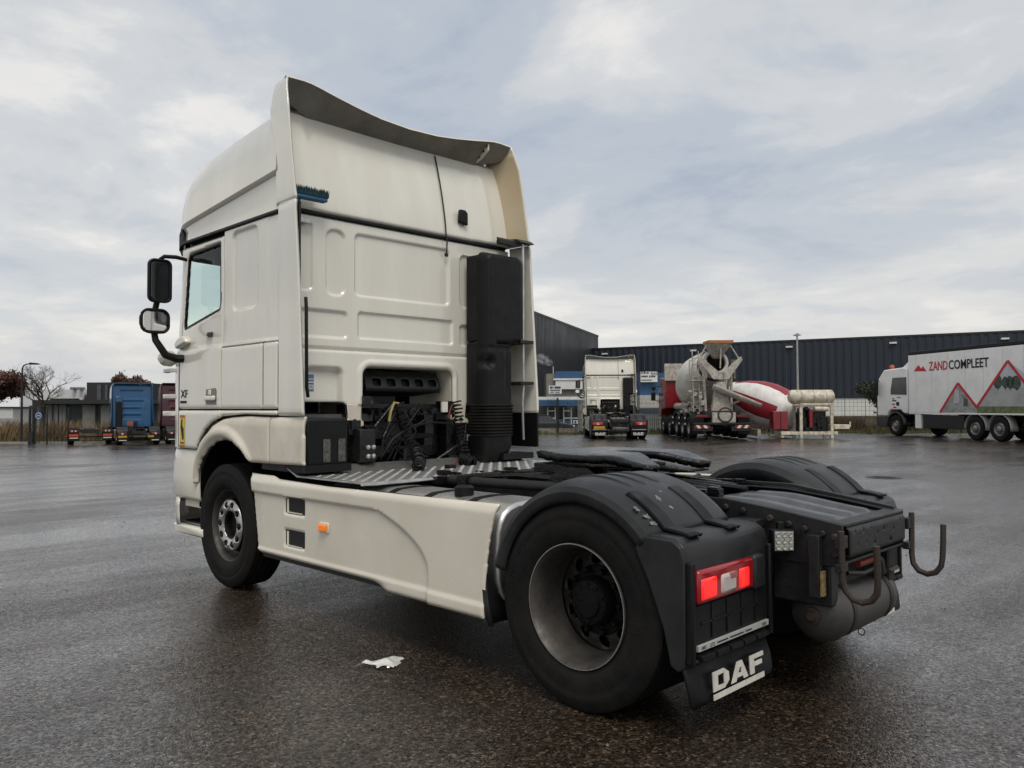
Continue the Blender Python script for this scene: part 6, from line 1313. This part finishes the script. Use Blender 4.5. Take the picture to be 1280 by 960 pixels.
# ================================================================= parked car behind the office fence
def car(label,pos,rz,paint):
    T=thing('parked_car',label,'car',pos,rz)
    prof=[(-2.1,.35),(-2.12,.75),(-1.95,.95),(-1.35,1.02),(1.0,.98),(1.9,.82),(2.12,.62),(2.12,.32)]
    f=[]; n=len(prof); mb=MB()
    mb.prism(prof,-.86,.86,'y'); mb.build('body',paint,T,bevel=.10,smooth=60)
    mb=MB(); mb.add([(x,s*y,z) for s in (1,-1) for x,y,z in ((-1.75,.78,.98),(-1.1,.62,1.43),(.15,.62,1.45),(1.05,.78,.96))],[(0,1,2,3),(7,6,5,4),(0,4,5,1),(1,5,6,2),(2,6,7,3)]); mb.build('cabin_glass',DGLASS,T,bevel=.05,smooth=60)
    mb=MB(); mb.prism([(-1.15,1.43),(.2,1.45),(.1,1.49),(-1.0,1.485)],-.62,.62,'y'); mb.build('roof',paint,T,bevel=.02)
    for s in (1,-1):
        for x in (-1.3,1.3):
            mb=MB(); mb.lathe([(.0,s*.89),(.20,s*.885),(.22,s*.87)],20,Matrix.Translation((x,0,.32))); w2=MB(); w2.lathe([(.21,s*.88),(.30,s*.88),(.32,s*.85),(.32,s*.68),(.2,s*.68)],24,Matrix.Translation((x,0,.32))); wo=w2.build('wheel',RUBBER,T); mb.build('rim',FARR,wo)
        mb=MB(); mb.box(1.85,2.1,s*.5,s*.82,.62,.76); mb.build('headlight',CLEARL,T,bevel=.03); mb=MB(); mb.box(-2.13,-2.0,s*.5,s*.84,.75,.9); mb.build('tail_light',REDL,T,bevel=.02)
        mb=MB(); mb.box(.75,.92,s*.84,s*1.0,.95,1.08); mb.build('wing_mirror',paint,T,bevel=.03)
    return T
cp=at(678,541,56); car('dark grey parked car behind the office fence','' if False else (cp.x,cp.y,gz(2,56)),YAW+R_(-70),mat('car_dark',(.018,.018,.02),.25,coat=.6,var=.05))
# ================================================================= crumpled plastic on the ground
def litter():
    rr=np.random.default_rng(4); n=26; S,T_=np.meshgrid(np.linspace(-1,1,n),np.linspace(-1,1,n),indexing='ij')
    def fr(a,b): return sum(np.sin(a*f*math.cos(t)+b*f*math.sin(t)+p)*(1/f**.8) for f,t,p in zip(rr.uniform(2,11,14),rr.uniform(0,6.28,14),rr.uniform(0,6.28,14)))
    H=fr(S,T_); H=(H-H.min())/(H.max()-H.min()); edge=np.clip(1-np.maximum(np.abs(S),np.abs(T_)),0,1)
    X=.13*S+.035*T_+.012*fr(T_,S); Y=.075*T_*(1+.35*np.sin(2.2*S))+.02*S+.010*fr(S*1.3,T_); Z=.004+.045*H*np.clip(edge*2.2,0.08,1)
    f=lambda a,b: spoly(a,b,[(-1,-.5),(-.6,-.1),(-.2,-.35),(.3,-.9),(.6,-.55),(.75,-.95),(1,-.2),(.95,.7),(.4,.95),(-.3,.8),(-.75,.55),(-1,0)])
    m=mat('clear_plastic',(.80,.80,.78),.25,var=.12,scale=40,trans=.12,coat=.5)
    mb=MB(); V=np.stack([X,Y,Z],-1).reshape(-1,3); d=f(S,T_); F=[]
    for i in range(n-1):
        for j in range(n-1):
            if d[i,j]<0.02: F.append((i*n+j,(i+1)*n+j,(i+1)*n+j+1,i*n+j+1))
    used=sorted({k for q in F for k in q}); mp_={k:i for i,k in enumerate(used)}
    mb.add([V[k] for k in used],[tuple(mp_[k] for k in q) for q in F]); o=mb.build('plastic_bag',m,None,smooth=25)
    o.location=(1.247,1.51,0); o.rotation_euler=(0,0,YAW-math.pi/2+R_(8)); tag(o,'crumpled clear plastic bag lying on the asphalt beside the side skirt','litter')
litter()
# loose stones scattered over the yard
rr=random.Random(12); sm=MB()
for k in range(240):
    a=rr.uniform(-9,9); d=rr.uniform(2.5,22); p=B(a,d); r_=rr.uniform(.004,.011)
    sm.add([(p.x+r_,p.y,.001),(p.x,p.y+r_,.001),(p.x-r_,p.y,.001),(p.x,p.y-r_,.001),(p.x,p.y,r_*1.1)],[(0,1,4),(1,2,4),(2,3,4),(3,0,4)])
tag(sm.build('grit',mat('grit_stone',(.16,.15,.13),.7,var=.4,scale=3),None,smooth=0),'small loose stones scattered over the asphalt','gravel',kind='stuff')

# ================================================================= small things in the yard
MH=((3.65,-12.7),(8.06,-27.2))
def cover(label,x,y,r):
    T=thing('manhole_cover',label,'manhole',(x,y,.004)); mb=MB(); mb.lathe([(0,.003),(r*.86,.003),(r*.88,.001),(r*.9,.003),(r,.002),(r,0)],28,Matrix.Rotation(math.pi/2,4,'X')); mb.build('cover_plate',mat('cast_iron',(.012,.012,.012),.45,metal=.4,bump=.4,bscale=40),T)
    for k in range(3): m2=MB(); m2.box(-r*.6,r*.6,-.02+.18*(k-1)*r*2,.02+.18*(k-1)*r*2,.003,.008); m2.build('cover_rib',mat('cast_iron',(.012,.012,.012),.45,metal=.4),T)
cover('round iron manhole cover in the asphalt beyond the right rear mudguard',MH[0][0],MH[0][1],.34)
cover('round iron manhole cover in front of the box truck',MH[1][0],MH[1][1],.34)
# steam drifting from the office chimney
sv=bpy.data.materials.new('steam'); sv.use_nodes=True; nt=sv.node_tree; nt.nodes.clear(); oo=N(nt,'ShaderNodeOutputMaterial'); pv=N(nt,'ShaderNodeVolumePrincipled'); pv.inputs['Color'].default_value=(.95,.95,.95,1)
tcn=N(nt,'ShaderNodeTexCoord'); nf=noise(nt,tcn.outputs['Object'],2.2,4,.6,.4); rpv=N(nt,'ShaderNodeMapRange'); rpv.inputs[1].default_value=.46; rpv.inputs[2].default_value=.75; rpv.inputs[3].default_value=0; rpv.inputs[4].default_value=1.6; nt.links.new(nf,rpv.inputs[0]); nt.links.new(rpv.outputs[0],pv.inputs['Density']); nt.links.new(pv.outputs[0],oo.inputs['Volume'])
a=at(691.7,457.5,74); b=at(672,447,76); pth=[a.lerp(b,t)+Vector((0,0,.35*math.sin(t*2.2)*(1-t))) for t in np.linspace(0,1,9)]
mb=MB(); mb.tube(pth,[.08,.25,.36,.45,.52,.55,.55,.48,.2],14); st=mb.build('steam',sv,None); tag(st,'thin white steam drifting from the office chimney pipe','steam',kind='stuff')

for o in list(COL.objects):
    if o.parent is None and 'category' in o:
        n=o.name.split('.')[0]
        gr={'tractor_unit':'tractor units parked in the yard','broadleaf_tree':'trees behind the left verge','evergreen_shrub':'evergreen shrubs behind the right fence','manhole_cover':'manhole covers in the yard','mesh_fence':'mesh fences round the yard','street_lamp':'lamp posts round the yard','warehouse':'warehouses behind the yard','company_sign':'company signs on the office'}.get(n)
        if gr: o['group']=gr
